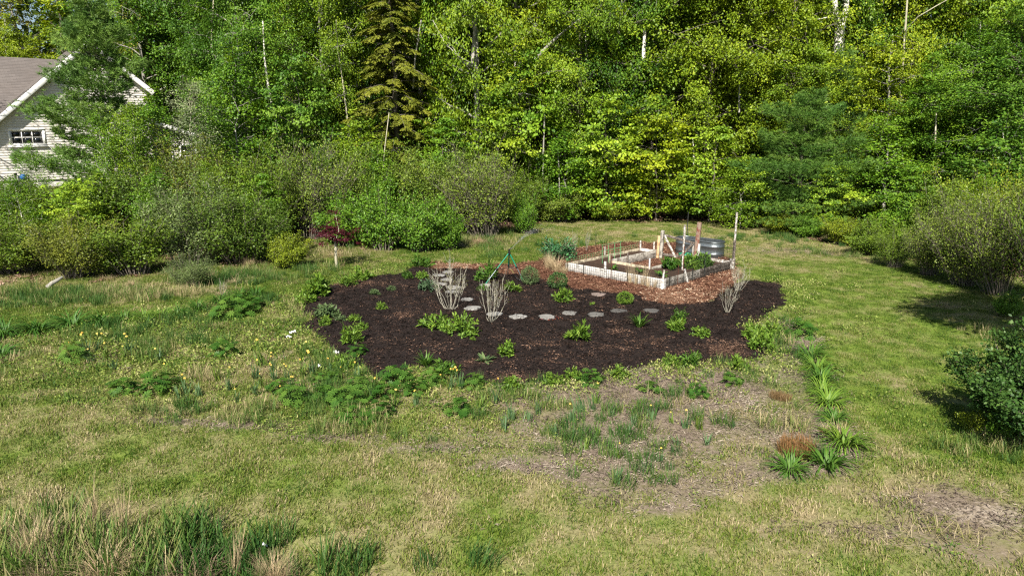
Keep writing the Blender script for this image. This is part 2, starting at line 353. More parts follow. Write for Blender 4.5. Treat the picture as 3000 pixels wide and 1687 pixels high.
MEADOW = poly([(-400, 840), (-50, 838), (200, 815), (420, 790), (600, 742), (700, 738), (770, 735), (790, 800), (860, 905), (960, 935), (1100, 920), (1230, 960), (1500, 945), (1760, 905), (1910, 895), (1885, 840), (1930, 800), (2000, 800), (2050, 850), (2080, 930), (2120, 1030), (2170, 1090), (2160, 1180), (1990, 1200), (1900, 1230), (1780, 1270), (1620, 1290), (1500, 1260), (1350, 1210), (1160, 1160), (1000, 1120), (780, 1095), (560, 1075), (330, 1050), (150, 1010), (-400, 1000)])
def sdist(P, x, y):
    """signed distance to a polygon, positive inside"""
    x = np.asarray(x, float); y = np.asarray(y, float); ins = np.zeros(x.shape, bool); dm = np.full(x.shape, 1e9)
    for i in range(len(P)):
        ax, ay = P[i]; bx, by = P[(i + 1) % len(P)]
        dx, dy = bx - ax, by - ay; tt = np.clip(((x - ax) * dx + (y - ay) * dy) / (dx * dx + dy * dy + 1e-12), 0, 1)
        dm = np.minimum(dm, (x - ax - tt * dx) ** 2 + (y - ay - tt * dy) ** 2)
        c = ((ay > y) != (by > y)); ins ^= c & (x < (bx - ax) * (y - ay) / (by - ay + 1e-12) + ax)
    d = np.sqrt(dm); return np.where(ins, d, -d)
def blobs(x, y, L):
    """sum of soft patches, each authored as (column, row, half-width, half-height, amount) of the photo overview and laid on the ground"""
    s = np.zeros(np.shape(x))
    for px, py, rx, ry, a in L:
        c = G(px * K, py * K); e = G((px + rx) * K, py * K); q = 0.5 * (G(px * K, (py - ry) * K)[1] - G(px * K, (py + ry) * K)[1])
        s = s + a * np.exp(-(((x - c[0]) / (abs(e[0] - c[0]))) ** 2 + ((y - c[1]) / max(q, 0.05)) ** 2) ** 1.3)
    return s
GREENB = [(150, 1150, 260, 60, 0.22), (600, 1230, 300, 60, 0.12), (1450, 1180, 160, 50, 0.05), (150, 800, 420, 26, 0.6), (560, 740, 200, 22, 0.5), (700, 700, 300, 34, 0.4), (1200, 640, 300, 40, 0.4), (2050, 690, 360, 60, 0.36), (2350, 900, 420, 230, 0.44),
          (2250, 1080, 120, 50, 0.2), (2500, 1130, 200, 40, 0.25), (2300, 1300, 330, 120, -0.22), (1850, 1260, 260, 70, -0.14), (1050, 1180, 360, 50, -0.1), (760, 1270, 300, 40, -0.14), (2200, 1200, 200, 50, -0.15), (400, 1290, 200, 30, -0.15), (1500, 1420, 300, 40, -0.1), (700, 1380, 250, 60, 0.18), (60, 960, 200, 50, 0.1), (1980, 640, 150, 25, -0.35), (2150, 640, 60, 20, -0.2), (2600, 1350, 300, 100, -0.2)]
SOILB = [(2450, 1290, 210, 45, 0.7), (2250, 1340, 200, 40, 0.45), (2500, 1400, 200, 60, 0.55), (2300, 1250, 160, 25, 0.4), (2000, 1330, 200, 20, 0.3), (2400, 1230, 120, 20, 0.3), (2050, 1180, 80, 25, 0.5), (2130, 1140, 50, 25, 0.5), (620, 1068, 110, 14, 0.75), (430, 1060, 120, 13, 0.65), (830, 1100, 170, 15, 0.6), (1050, 1125, 150, 16, 0.5), (1250, 1170, 150, 18, 0.5), (1900, 1350, 100, 25, 0.2), (1650, 1280, 150, 20, 0.35), (1990, 632, 120, 10, 0.55), (2110, 640, 45, 8, 0.4), (160, 1410, 120, 40, 0.6), (170, 1400, 60, 25, 0.5), (30, 1430, 60, 20, 0.6)]
PALEB = [(2480, 1290, 150, 32, 0.55), (2330, 1365, 70, 14, 0.45), (2560, 1340, 80, 40, 0.25), (1850, 1060, 110, 25, 0.25), (1930, 1090, 80, 25, 0.2), (1930, 845, 30, 15, 0.5), (1760, 1000, 90, 20, 0.15), (1080, 600, 30, 10, 0.0)]
def fields(x, y):
    gn = fbm(x, y, 2.4, 11, 5); fine = fbm(x, y, 0.5, 31, 3)
    ang = math.radians(-38); u = x * math.cos(ang) + y * math.sin(ang); w = -x * math.sin(ang) + y * math.cos(ang)
    streak = fbm(u / 7, w, 0.8, 51, 3) - 0.5
    right = sstep(2.5, 6, x) * sstep(9, 13, y)
    g = 0.50 + (gn - 0.5) * 0.5 + (fine - 0.5) * 1.15 + (fbm(x, y, 0.22, 37, 2) - 0.5) * 0.8 + blobs(x, y, GREENB) + streak * right * 0.7
    sdm = sdist(MEADOW, x, y); inm = sstep(-0.25, 0.3, sdm + (fine - 0.5) * 0.6)
    bare = inm * sstep(-2.5, 1.5, x) * (0.62 + 0.9 * (fbm(x, y, 1.6, 71, 4) - 0.5)) + inm * 0.55 * (fbm(x, y, 1.1, 91, 4) - 0.42)
    s = np.clip(bare + blobs(x, y, SOILB) + (gn - 0.62) * 0.15, 0, 1)
    p = np.clip(blobs(x, y, PALEB) + inm * sstep(2, 5, x) * (fbm(x, y, 0.9, 93, 3) - 0.5) * 0.8, 0, 1)
    tl = treeline(x); lit = sstep(-1.0, 1.2, y - tl + (fine - 0.5) * 2.5 + (gn - 0.5) * 3) * (1 - .7 * sstep(-3, -7, x))
    return np.clip(g, 0, 1), s, p, np.clip(lit, 0, 1)
_tx = np.array([-40, -22, -14, -9, -6, -3, -1, 1, 4, 8, 11, 13, 14.5, 16, 20, 40]); _ty = np.array([17.5, 18, 20.5, 22.5, 25.5, 29, 31, 34, 35.5, 35, 33, 28, 23.5, 20, 17, 16])
def treeline(x): return np.interp(x, _tx, _ty)

# ------------------------------------------------------------------ the ground sheet
def axis(a, b, step, far, grow=1.35):
    L = list(np.arange(a, b + step / 2, step)); s = step; v = L[-1]
    while v < far: s *= grow; v += s; L.append(v)
    s = step; v = L[0]
    while v > -far: s *= grow; v -= s; L.insert(0, v)
    return np.array(L)
def sheet(name, xs, ys, zf, m, attrs, keep=None):
    X, Y = np.meshgrid(xs, ys); x, y = X.ravel(), Y.ravel(); z = zf(x, y); nx = len(xs)
    i, j = np.meshgrid(np.arange(len(ys) - 1), np.arange(nx - 1), indexing='ij'); a = (i * nx + j).ravel()
    F_ = np.stack([a, a + 1, a + nx + 1, a + nx], -1)
    if keep is not None:
        k = keep(x, y); F_ = F_[k[F_].any(1)]
        used = np.unique(F_); re = np.full(len(x), -1); re[used] = np.arange(len(used)); F_ = re[F_]; x, y, z = x[used], y[used], z[used]
    mb = MB(); A = attrs(x, y); mb.add(np.stack([x, y, z], -1), F_, A.get('v', 0.5)); me = mb.mesh(name, m, True)
    for kk, vv in A.items():
        if kk != 'v': at = me.attributes.new(kk, 'FLOAT', 'POINT'); at.data.foreach_set('value', np.asarray(vv, np.float32))
    return link(name, me)
def gattr(x, y):
    g, s, p, l = fields(x, y); return {'green': g, 'soil': s, 'pale': p, 'litter': l}
def gz(x, y):
    far = sstep(60, 400, np.hypot(x, y)); return hg(x, y) * (1 - far) + (fbm(x, y, 0.7, 3, 3) - 0.5) * 0.05
kind(sheet('ground', axis(-24, 24, 0.14, 900), axis(4.5, 36, 0.14, 900), gz, M['ground'], gattr), 'structure', 'lawn and garden ground, green grass mixed with straw and bare soil')

MD = [(1080, 880, 80, 14, .3), (1100, 790, 60, 10, .25), (1180, 922, 60, 14, .55), (1290, 958, 70, 14, .6), (1550, 840, 40, 10, .5), (1640, 865, 60, 12, .35), (1830, 885, 60, 22, .65), (1015, 800, 40, 9, .5), (850, 735, 45, 12, .4), (1380, 870, 90, 14, .25), (1540, 885, 80, 12, .35), (1700, 890, 60, 12, .3), (905, 715, 40, 6, .4), (950, 720, 60, 8, .25), (1250, 700, 30, 6, .2), (1430, 900, 60, 10, .3)]
def msd(x, y): return sdist(MULCH, x, y) + (fbm(x, y, 0.6, 7, 4) - 0.5) * 0.6
def mz(x, y):
    d = msd(x, y); return np.clip(d * 0.35, -0.09, 0.05) + (fbm(x, y, 0.35, 8, 3) - 0.5) * 0.045 + (vnoise(x, y, 0.07, 9) - 0.5) * 0.02 + 0.012
bx0, by0 = MULCH.min(0) - 0.5; bx1, by1 = MULCH.max(0) + 0.5
kind(sheet('mulch_bed', np.arange(bx0, bx1, 0.065), np.arange(by0, by1, 0.065), mz, M['mulch'], lambda x, y: {'v': np.clip(blobs(x, y, MD) + (fbm(x, y, 1.2, 77, 4) - 0.5) * 0.5, 0, 1)}, lambda x, y: msd(x, y) > -0.28), 'structure', 'large planting bed of dark brown bark mulch')
def csd(x, y): return sdist(CHIPS, x, y) + (fbm(x, y, 0.4, 27, 3) - 0.5) * 0.25
CHB = [(1730, 740, 120, 24, .5), (1850, 690, 60, 25, .4), (1140, 668, 70, 12, .75), (1690, 760, 80, 14, .3)]
cx0, cy0 = CHIPS.min(0) - 0.4; cx1, cy1 = CHIPS.max(0) + 0.4
kind(sheet('wood_chip_path', np.arange(cx0, cx1, 0.09), np.arange(cy0, cy1, 0.09), lambda x, y: np.clip(csd(x, y) * 0.3, -0.08, 0.028) + (fbm(x, y, 0.3, 28, 3) - 0.5) * 0.03 + 0.008, M['chips'], lambda x, y: {'v': np.clip(blobs(x, y, CHB) + (fbm(x, y, 1.0, 78, 4) - 0.5) * 0.4, 0, 1)}, lambda x, y: csd(x, y) > -0.26), 'structure', 'reddish wood chip path round the raised bed')
def surf(x, y):
    """height of whatever covers the ground there"""
    return np.maximum(np.maximum(gz(x, y), mz(x, y)), np.where(csd(x, y) > -0.2, 0.03, -1))

# ------------------------------------------------------------------ loose stuff spread with geometry nodes
hidden = bpy.data.collections
def spread(name, meshes, pts, rot, sc, idx, tint, label):
    """one object of kind stuff: the meshes set on points, each with its own turn, size and tint"""
    col = hidden.new(name + '_source')
    for i, me in enumerate(meshes): col.objects.link(bpy.data.objects.new('%s_piece_%02d' % (name, i), me))
    me = bpy.data.meshes.new(name); me.from_pydata([tuple(p) for p in pts], [], [])
    for k, ty, d, f in (('rot', 'FLOAT_VECTOR', rot, 'vector'), ('sc', 'FLOAT', sc, 'value'), ('idx', 'INT', idx, 'value'), ('tint', 'FLOAT', tint, 'value')):
        a = me.attributes.new(k, ty, 'POINT'); a.data.foreach_set(f, np.asarray(d, np.int32 if ty == 'INT' else np.float32).ravel())
    o = link(name, me); g = bpy.data.node_groups.new(name, 'GeometryNodeTree')
    g.interface.new_socket('Geometry', in_out='INPUT', socket_type='NodeSocketGeometry'); g.interface.new_socket('Geometry', in_out='OUTPUT', socket_type='NodeSocketGeometry')
    gi, go = g.nodes.new('NodeGroupInput'), g.nodes.new('NodeGroupOutput')
    ci = g.nodes.new('GeometryNodeCollectionInfo'); ci.inputs[0].default_value = col; ci.inputs[1].default_value = True; ci.inputs[2].default_value = True
    ip = g.nodes.new('GeometryNodeInstanceOnPoints'); ip.inputs['Pick Instance'].default_value = True
    def na(nm, ty): n = g.nodes.new('GeometryNodeInputNamedAttribute'); n.data_type = ty; n.inputs[0].default_value = nm; return n.outputs[0]
    e = g.nodes.new('FunctionNodeEulerToRotation'); g.links.new(na('rot', 'FLOAT_VECTOR'), e.inputs[0])
    g.links.new(gi.outputs[0], ip.inputs['Points']); g.links.new(ci.outputs[0], ip.inputs['Instance']); g.links.new(na('idx', 'INT'), ip.inputs['Instance Index'])
    g.links.new(e.outputs[0], ip.inputs['Rotation']); g.links.new(na('sc', 'FLOAT'), ip.inputs['Scale']); g.links.new(ip.outputs[0], go.inputs[0])
    o.modifiers.new('spread', 'NODES').node_group = g
    return kind(o, 'stuff', label)
def frustum(step, y0, y1, seed, margin=1.2, prob=None):
    r = np.random.default_rng(seed); X, Y = np.meshgrid(np.arange(-30, 30, step), np.arange(y0, y1, step))
    x = X.ravel() + r.uniform(-.5, .5, X.size) * step; y = Y.ravel() + r.uniform(-.5, .5, X.size) * step
    k = np.abs(x) < 0.745 * (y * cs + CAMH * sn) + margin
    return x[k], y[k], r
def blade_patch(seed, n, size, hmin, hmax, w, lean, name, m, lie=0.0):
    r = np.random.default_rng(seed); mb = MB()
    b = np.stack([r.uniform(-size, size, n), r.uniform(-size, size, n), np.full(n, -0.015)], -1); b = b[np.hypot(b[:, 0], b[:, 1]) < size * 1.15]; n = len(b)
    az = r.uniform(0, 6.283, n); el = np.where(r.random(n) < lie, r.uniform(0.1, 0.5, n), math.pi / 2 - np.abs(r.normal(0, lean, n)))
    L = r.uniform(hmin, hmax, n)
    straps(mb, b, az, L, el, r.uniform(0.1, 0.9, n), w, np.clip(r.normal(0.5, 0.28, n), 0, 1), 2, tipw=0.15)
    return mb.mesh(name, m)

# ------------------------------------------------------------------ the house
def terr(x, y): return float(hg(x, y))
H0 = np.array([x_at(100, 36.0, 1.55), 36.0]); UW = unit(np.array([0.77, 0.64])); NW = np.array([UW[1], -UW[0]]); BASE = 1.55
def WP(px, py):
    """where a sight line meets the gable wall: distance along it and height over the base"""
    d = ray(px, py); A = np.array([[d[0], -UW[0]], [d[1], -UW[1]]]); tt, s_ = np.linalg.solve(A, H0); return s_, CAMH + d[2] * tt - BASE
house = thing('house', 'pale beige clapboard house with a steep gable and brown shingle roof behind the pine', 'house', (H0[0], H0[1], BASE), math.atan2(UW[1], UW[0]))
# local axes of the house: x along the wall, y into the house, z up
PK = WP(255, 128); RE = WP(442, 272); LE_S = -2.3; LS = (PK[1] - WP(0, 345)[1]) / (PK[0] - WP(0, 345)[0]); LE = (LE_S, PK[1] - LS * (PK[0] - LE_S)); RS = (PK[1] - RE[1]) / (RE[0] - PK[0])
WL, WR = LE_S + 0.3, RE[0] - 0.25
OV = 0.42
def gable_bounds(z):
    a = max(WL, PK[0] - (PK[1] - 0.12 - z) / LS); b = min(WR, PK[0] + (PK[1] - 0.12 - z) / RS); return a, b
def lap(mb, a0, b0, a1, b1, z0, z1, y=0.0, proud=0.032):
    """one clapboard: its lower edge stands proud of the board below"""
    mb.add([[a0, y - proud, z0], [b0, y - proud, z0], [b1, y - 0.004, z1], [a1, y - 0.004, z1], [a0, y + 0.02, z0], [b0, y + 0.02, z0]], [[0, 1, 2, 3]], 0.5)
    mb.add([[a0, y - proud, z0], [b0, y - proud, z0], [b0, y + 0.02, z0], [a0, y + 0.02, z0]], [[3, 2, 1, 0]], 0.5)
wn = WP(80, 403); win = (wn[0] - 0.68, wn[0] + 0.68, wn[1] - 0.33, wn[1] + 0.33)      # window opening
mb = MB(); z = 0.36; step = 0.128
while z < PK[1] - 0.3:
    a0, b0 = gable_bounds(z); a1, b1 = gable_bounds(z + step)
    if a0 < b0:
        if z + step > win[2] and z < win[3]:
            lap(mb, a0, win[0], a1, win[0], z, z + step); lap(mb, win[1], b0, win[1], b1, z, z + step)
        else: lap(mb, a0, b0, a1, max(a1, b1), z, z + step)
    z += step
kind(mb.build('siding', M['siding'], house), 'stuff', 'beige horizontal clapboards')
mb = MB(); mb.add([[WL, 0.03, 0.3], [WR, 0.03, 0.3], [WR, 0.03, gable_bounds(RE[1])[0] * 0 + RE[1] + 0.2], [PK[0], 0.03, PK[1] - 0.15], [WL, 0.03, LE[1] + 0.2]], [[0, 1, 2, 3, 4]])
box(mb, (WL, 0.04, 0.3), (WL + 0.1, 7.5, LE[1])); box(mb, (WR - 0.1, 0.04, 0.3), (WR, 7.5, RE[1] - 0.1))
mb.build('wall', M['siding'], house)
mb = MB(); box(mb, (WL - 0.02, 0.045, -0.6), (WR + 0.0, 7.5, 0.355)); mb.build('foundation', M['concrete'], house)
mb = MB()
p, q = (LE[0], -OV, LE[1]), (PK[0], -OV, PK[1]); bar(mb, p, q, 0.03, 0.24, (0, 0, 1)); mb.build('fascia_board', M['white_trim'], house)
mb = MB(); bar(mb, (PK[0], -OV, PK[1]), (RE[0] + 0.05, -OV, RE[1] - 0.05 * RS), 0.03, 0.24, (0, 0, 1)); mb.build('fascia_board', M['white_trim'], house)
mb = MB()                                                                            # soffit under the overhang
mb.add([[LE[0], -OV + 0.02, LE[1] - 0.1], [PK[0], -OV + 0.02, PK[1] - 0.1], [PK[0], 0.0, PK[1] - 0.1], [LE[0], 0.0, LE[1] - 0.1], [RE[0], -OV + 0.02, RE[1] - 0.1], [RE[0], 0.0, RE[1] - 0.1]], [[0, 1, 2, 3], [1, 4, 5, 2]])
mb.build('soffit', M['white_trim'], house)
def roof_plane(name, e0, e1, r0, r1):
    """courses of shingles from the eave e0-e1 up to the ridge r0-r1, on a deck; the texture lies in its own plane"""
    e0, e1, r0, r1 = (np.array(q, float) for q in (e0, e1, r0, r1)); X = unit(e1 - e0); Z = unit(np.cross(X, r0 - e0)); Y = np.cross(Z, X)
    if Z[2] < 0: Z = -Z; Y = np.cross(Z, X)
    loc = lambda q: np.array([(q - e0) @ X, (q - e0) @ Y]); a, b, c, d = map(loc, (e0, e1, r1, r0))
    n = max(1, int(round(abs(d[1]) / 0.14))); mb = MB()
    for k in range(n):
        t0, t1 = k / n, (k + 1.25) / n; L0 = a + (d - a) * t0; R0 = b + (c - b) * t0; L1 = a + (d - a) * min(t1, 1); R1 = b + (c - b) * min(t1, 1)
        mb.add([[*L0, 0.028], [*R0, 0.028], [*R1, 0.008], [*L1, 0.008], [*L0, -0.005], [*R0, -0.005]], [[0, 1, 2, 3], [4, 5, 1, 0]])
    mb.add([[*a, -0.03], [*b, -0.03], [*c, -0.03], [*d, -0.03]], [[0, 1, 2, 3]])
    o = mb.build(name, M['shingle'], house); m4 = Matrix.Identity(4)
    for i, ax in enumerate((X, Y, Z)):
        for j in range(3): m4[j][i] = ax[j]
    m4.translation = Vector(e0 + Z * 0.12); o.matrix_local = m4; return kind(o, 'stuff', 'brown asphalt shingles')
DEEP = 8.0
roof_plane('shingles', (LE[0] - 0.0, -OV, LE[1]), (LE[0], DEEP, LE[1]), (PK[0], -OV, PK[1]), (PK[0], DEEP - 1.5, PK[1]))
roof_plane('shingles', (RE[0] + 0.05, -OV, RE[1]), (RE[0] + 0.05, DEEP, RE[1]), (PK[0], -OV, PK[1]), (PK[0], DEEP - 1.5, PK[1]))
RB = 5.7; RZ = PK[1] - 0.55                                                           # the lower cross wing on the left
roof_plane('shingles', (-13, RB - (RZ - 2.4) / 0.8, 2.4), (PK[0] - 0.2, RB - (RZ - 2.4) / 0.8, 2.4), (-13, RB, RZ), (PK[0] - 0.2, RB, RZ))
mb = MB(); box(mb, (-13, RB - (RZ - 2.4) / 0.8 + 0.4, -0.4), (WL - 0.05, 9, 2.5)); mb.build('wing_wall', M['siding'], house)
mb = MB(); bar(mb, (PK[0], -OV - 0.02, PK[1] + 0.155), (PK[0], DEEP - 1.5, PK[1] + 0.155), 0.26, 0.03); mb.build('ridge_cap', M['shingle'], house)
mb = MB(); x0, x1, z0, z1 = win; fw = 0.1
for A_, B_ in (((x0 - fw, z0 - fw), (x1 + fw, z0)), ((x0 - fw, z1), (x1 + fw, z1 + fw)), ((x0 - fw, z0), (x0, z1)), ((x1, z0), (x1 + fw, z1))):
    box(mb, (A_[0], -0.05, A_[1]), (B_[0], 0.05, B_[1]))
wnd = mb.build('window', M['white_trim'], house)
mb = MB(); box(mb, (x0 - fw - 0.06, -0.11, z0 - fw - 0.06), (x1 + fw + 0.06, 0.02, z0 - fw - 0.002)); mb.build('sill', M['white_trim'], wnd)
for i in range(3):
    for j in range(2):
        mb = MB(); a = x0 + 0.02 + (x1 - x0 - 0.04) * i / 3; c = z0 + 0.02 + (z1 - z0 - 0.04) * j / 2
        box(mb, (a + 0.018, 0.0, c + 0.018), (a + (x1 - x0 - 0.04) / 3 - 0.018, 0.012, c + (z1 - z0 - 0.04) / 2 - 0.018)); mb.build('pane', M['glass'], wnd)
mb = MB()
for i in range(4): a = x0 + 0.02 + (x1 - x0 - 0.04) * i / 3; box(mb, (a - 0.018, -0.012, z0), (a + 0.018, 0.016, z1))
for j in range(3): c = z0 + 0.02 + (z1 - z0 - 0.04) * j / 2; box(mb, (x0, -0.010, c - 0.018), (x1, 0.014, c + 0.018))
mb.build('muntin', M['white_trim'], wnd)
mb = MB(); box(mb, (x0, 0.12, z0), (x1, 0.14, z1)); mb.build('room_behind_glass', M['dark_gap'], wnd)
# right-hand lower part with its sloping white eave and tall windows
q0, q1, q2 = WP(470, 292), WP(622, 362), WP(640, 470)
X0, X1 = WR + 0.02, q2[0]; YB = 0.9
mb = MB(); z = 0.36; top = lambda s: 3.35 - (s - X0) * 0.33
while z < 3.2:
    b_ = min(X1, X0 + (3.2 - z) / 0.33)
    if b_ > X0 + 0.2: lap(mb, X0, b_, X0, max(X0 + 0.1, min(X1, X0 + (3.2 - z - step) / 0.33)), z, z + step, YB)
    z += step
kind(mb.build('siding', M['siding'], house), 'stuff', 'beige clapboards of the low extension')
mb = MB(); mb.add([[X0, YB + 0.03, 0.3], [X1, YB + 0.03, 0.3], [X1, YB + 0.03, top(X1)], [X0, YB + 0.03, top(X0)]], [[0, 1, 2, 3]]); box(mb, (X1 - 0.1, YB + 0.04, 0.3), (X1, 6, top(X1) - 0.02)); mb.build('wall', M['siding'], house)
mb = MB(); box(mb, (X0, YB + 0.045, -0.6), (X1, 6.0, 0.355)); mb.build('foundation', M['concrete'], house)
mb = MB(); bar(mb, (X0, YB - 0.3, top(X0) + 0.05), (X1 + 0.35, YB - 0.3, top(X1 + 0.35) + 0.05), 0.03, 0.2); mb.build('fascia_board', M['white_trim'], house)
mb = MB(); box(mb, (X1 - 0.12, YB - 0.035, 0.36), (X1 + 0.02, YB + 0.02, top(X1) - 0.03)); mb.build('corner_board', M['white_trim'], house)
roof_plane('shingles', (X1 + 0.35, YB - 0.3, top(X1 + 0.35)), (X1 + 0.35, 6.2, top(X1 + 0.35)), (X0, YB - 0.3, top(X0)), (X0, 6.2, top(X0)))
for cxw in (X0 + 0.8, X0 + 2.1, X0 + 3.2):
    if cxw + 0.45 > X1: continue
    mb = MB(); a, b, c, d = cxw - 0.38, cxw + 0.38, 0.75, 1.95
    for A_, B_ in (((a - 0.09, c - 0.09), (b + 0.09, c)), ((a - 0.09, d), (b + 0.09, d + 0.09)), ((a - 0.09, c), (a, d)), ((b, c), (b + 0.09, d)), ((a, (c + d) / 2 - 0.03), (b, (c + d) / 2 + 0.03))):
        box(mb, (A_[0], YB - 0.06, A_[1]), (B_[0], YB + 0.01, B_[1]))
    w2 = mb.build('window', M['white_trim'], house); mb = MB(); box(mb, (a, YB - 0.035, c), (b, YB - 0.022, d)); mb.build('pane', M['glass'], w2)
mt = thing('gas_meter', 'small black and blue utility meter at the foot of the house wall', 'meter', (0, 0, 0))
hp = lambda s_, y_, z_: np.array([*(H0 + UW * s_ - NW * y_), BASE + z_])
ms, mzz = WP(55, 525); pm = hp(ms, -0.17, 0.42); mt.location = pm; mt.rotation_euler = (0, 0, math.atan2(UW[1], UW[0]))
mb = MB(); tube(mb, [(-0.12, 0, -0.3), (-0.12, 0, 0.22)], 0.03, 8); tube(mb, [(-0.12, 0, 0.22), (-0.12, 0.0, 0.34)], 0.07, 8); mb.build('pipe', M['black_plastic'], mt)
mb = MB(); tube(mb, [(0.18, 0.04, 0), (0.18, 0.04, 0.05), (0.18, 0.04, 0.2), (0.18, 0.04, 0.26)], [0.09, 0.13, 0.13, 0.06], 12); mb.build('dial_case', M['blue_plastic'], mt)
mb = MB(); tube(mb, [(-0.12, 0, -0.05), (0.18, 0.03, -0.02)], 0.022, 8); mb.build('valve', M['dark_metal'], mt)
d0 = GT(-30, 556); mb = MB(); mb.add([[d0[0] - 9, d0[1] - 2.2, 0], [d0[0] + 1.3, d0[1] - 0.9, 0], [d0[0] + 1.6, d0[1] + 0.4, 0], [d0[0] - 9, d0[1] + 5, 0]], [[0, 1, 2, 3]])
o = mb.build('driveway', plain('asphalt', (0.055, 0.055, 0.06), 0.9, 0.2, nz=0.3, sc=30)); o.location.z = 1.61; kind(o, 'structure', 'dark asphalt driveway beside the house')

# ------------------------------------------------------------------ raised bed, stakes, fence, gate, tank
F0 = np.array([4.32, 19.38]); E1 = np.array([-0.706, 0.708]); E2 = np.array([0.708, 0.706]); BR = math.atan2(E2[1], E2[0])
def B(a, b, z=0.0): return np.array([*(F0 + E1 * a + E2 * b), z + 0.02])
AL, BL = 3.55, 3.98; IA0, IA1, IB = 1.27, 2.86, 1.33; BH = 0.28
bed = thing('raised_bed', 'U-shaped raised vegetable bed of weathered white boards on the wood chips', 'raised bed', (F0[0], F0[1], 0.02), 0)
def L3(a, b, z): return (E1 * a + E2 * b)[0], (E1 * a + E2 * b)[1], z
def board(p, q, m, h=BH, th=0.045, name='board', z0=0.0, tilt=0.0):
    mb = MB(); bar(mb, L3(*p, z0 + h / 2), L3(*q, z0 + h / 2 + tilt), th, h, ch=0.006); return mb.build(name, M[m], bed)
board((0.03, 0), (1.80, 0), 'white_board'); board((1.803, 0.004), (AL - 0.02, 0.004), 'white_board')
board((0, 0.03), (0, 2.05), 'grey_board'); board((0.004, 2.053), (0.004, BL - 0.02), 'dark_wood')
board((AL, 0.03), (AL, 2.0), 'tan_board'); board((AL + 0.004, 2.003), (AL + 0.004, BL - 0.02), 'tan_board')
board((AL - 0.03, BL), (IA1 + 0.03, BL), 'white_board'); board((IA0 - 0.03, BL), (0.03, BL), 'chipped_board')
board((IA1, BL - 0.03), (IA1, IB + 0.03), 'grey_board', 0.30); board((IA1 - 0.03, IB), (IA0 + 0.03, IB), 'tan_board', 0.27); board((IA0, IB + 0.03), (IA0, BL - 0.03), 'grey_board', 0.27)
for (a, b, h, m_) in ((-0.04, -0.04, 0.31, 'white_board'), (-0.05, BL + 0.02, 0.36, 'chipped_board'), (AL + 0.05, -0.03, 0.26, 'grey_board')):
    mb = MB(); bar(mb, L3(a, b, 0), L3(a, b, h), 0.14 if m_ != 'grey_board' else 0.07, 0.14 if m_ != 'grey_board' else 0.07, (*E1, 0)); mb.build('corner_block', M[m_], bed)
U = np.array([(0.02, 0.02), (AL - 0.02, 0.02), (AL - 0.02, BL - 0.02), (IA1 + 0.02, BL - 0.02), (IA1 + 0.02, IB - 0.02), (IA0 - 0.02, IB - 0.02), (IA0 - 0.02, BL - 0.02), (0.02, BL - 0.02)])
def usd(x, y):
    a = (x - F0[0]) * E1[0] + (y - F0[1]) * E1[1]; b = (x - F0[0]) * E2[0] + (y - F0[1]) * E2[1]; return sdist(U, a, b)
lo = np.array([B(a, b)[:2] for a, b in ((0, 0), (AL, 0), (AL, BL), (0, BL))])
so_ = sheet('soil', np.arange(lo[:, 0].min(), lo[:, 0].max(), 0.06), np.arange(lo[:, 1].min(), lo[:, 1].max(), 0.06), lambda x, y: 0.215 + (fbm(x, y, 0.3, 44, 3) - 0.5) * 0.05, M['bed_soil'], lambda x, y: {'v': np.clip(fbm(x, y, 0.8, 45, 3) - 0.2, 0, 1)}, lambda x, y: usd(x, y) > -0.0)
so_.parent = bed; so_.location = (-F0[0], -F0[1], -0.02)

def stake(name, label, p, h, w, m, group=None, lean=(0, 0), cat='stake', th=None, z0=-0.15, point=False):
    o = thing(name, label, cat, p, BR, group); mb = MB(); top = (lean[0], lean[1], h)
    if th == 'rod': tube(mb, [(0, 0, z0), top], w / 2, 6)
    else: bar(mb, (lean[0] * z0 / h, lean[1] * z0 / h, z0), top, w, th or w, (1, 0, 0))
    mb.build('shaft', M[m], o); return o
WS = 'wooden stakes of the vegetable bed'; MS = 'thin metal fence rods round the vegetable bed'
stake('wooden_stake', 'tall whitish wooden stake rising from the leafy greens inside the raised bed', B(0.55, 1.95), 1.60, 0.055, 'chipped_board', WS, (0.04, 0.02))
stake('wooden_stake', 'tallest grey wooden stake at the right corner of the raised bed', B(-0.06, BL + 0.05), 1.86, 0.055, 'chipped_board', WS, (0.02, 0.0))
stake('wooden_stake', 'broad dark board strapped to the tallest grey stake', B(-0.10, BL - 0.02), 0.98, 0.09, 'dark_wood', WS, (0.0, 0.0), th=0.025)
stake('wooden_stake', 'short white stake nailed outside the long white front board', B(2.02, -0.055), 0.53, 0.075, 'white_board', WS, (0, 0.01), th=0.03)
stake('wooden_stake', 'weathered white stake at the front corner of the raised bed', B(0.05, 0.06), 0.54, 0.05, 'chipped_board', WS, (0.03, -0.03))
stake('wooden_stake', 'short white stake leaning outward against the grey right-hand board', B(-0.09, 1.22), 0.40, 0.065, 'white_board', WS, (0.0, 0.13), th=0.03)
stake('wooden_stake', 'white stake at the far left corner of the raised bed', B(AL - 0.05, BL - 0.05), 0.56, 0.05, 'chipped_board', WS)
stake('wooden_stake', 'white stake beside the gate at the end of the left arm', B(IA1 + 0.06, BL - 0.06), 0.58, 0.05, 'chipped_board', WS)
stake('wooden_stake', 'pale stake at the left inner corner of the raised bed', B(IA1 - 0.0, IB - 0.06), 0.5, 0.05, 'tan_board', WS)
stake('wooden_stake', 'pale stake at the right inner corner of the raised bed', B(IA0 + 0.04, IB - 0.06), 0.55, 0.045, 'white_board', WS)
stake('wooden_stake', 'grey stake outside the tan board on the far left side', B(AL + 0.07, 2.0), 0.55, 0.05, 'grey_board', WS)
stake('wooden_stake', 'dark short stake on the inner grey board', B(IA1 - 0.05, 2.2), 0.42, 0.04, 'dark_wood', WS)
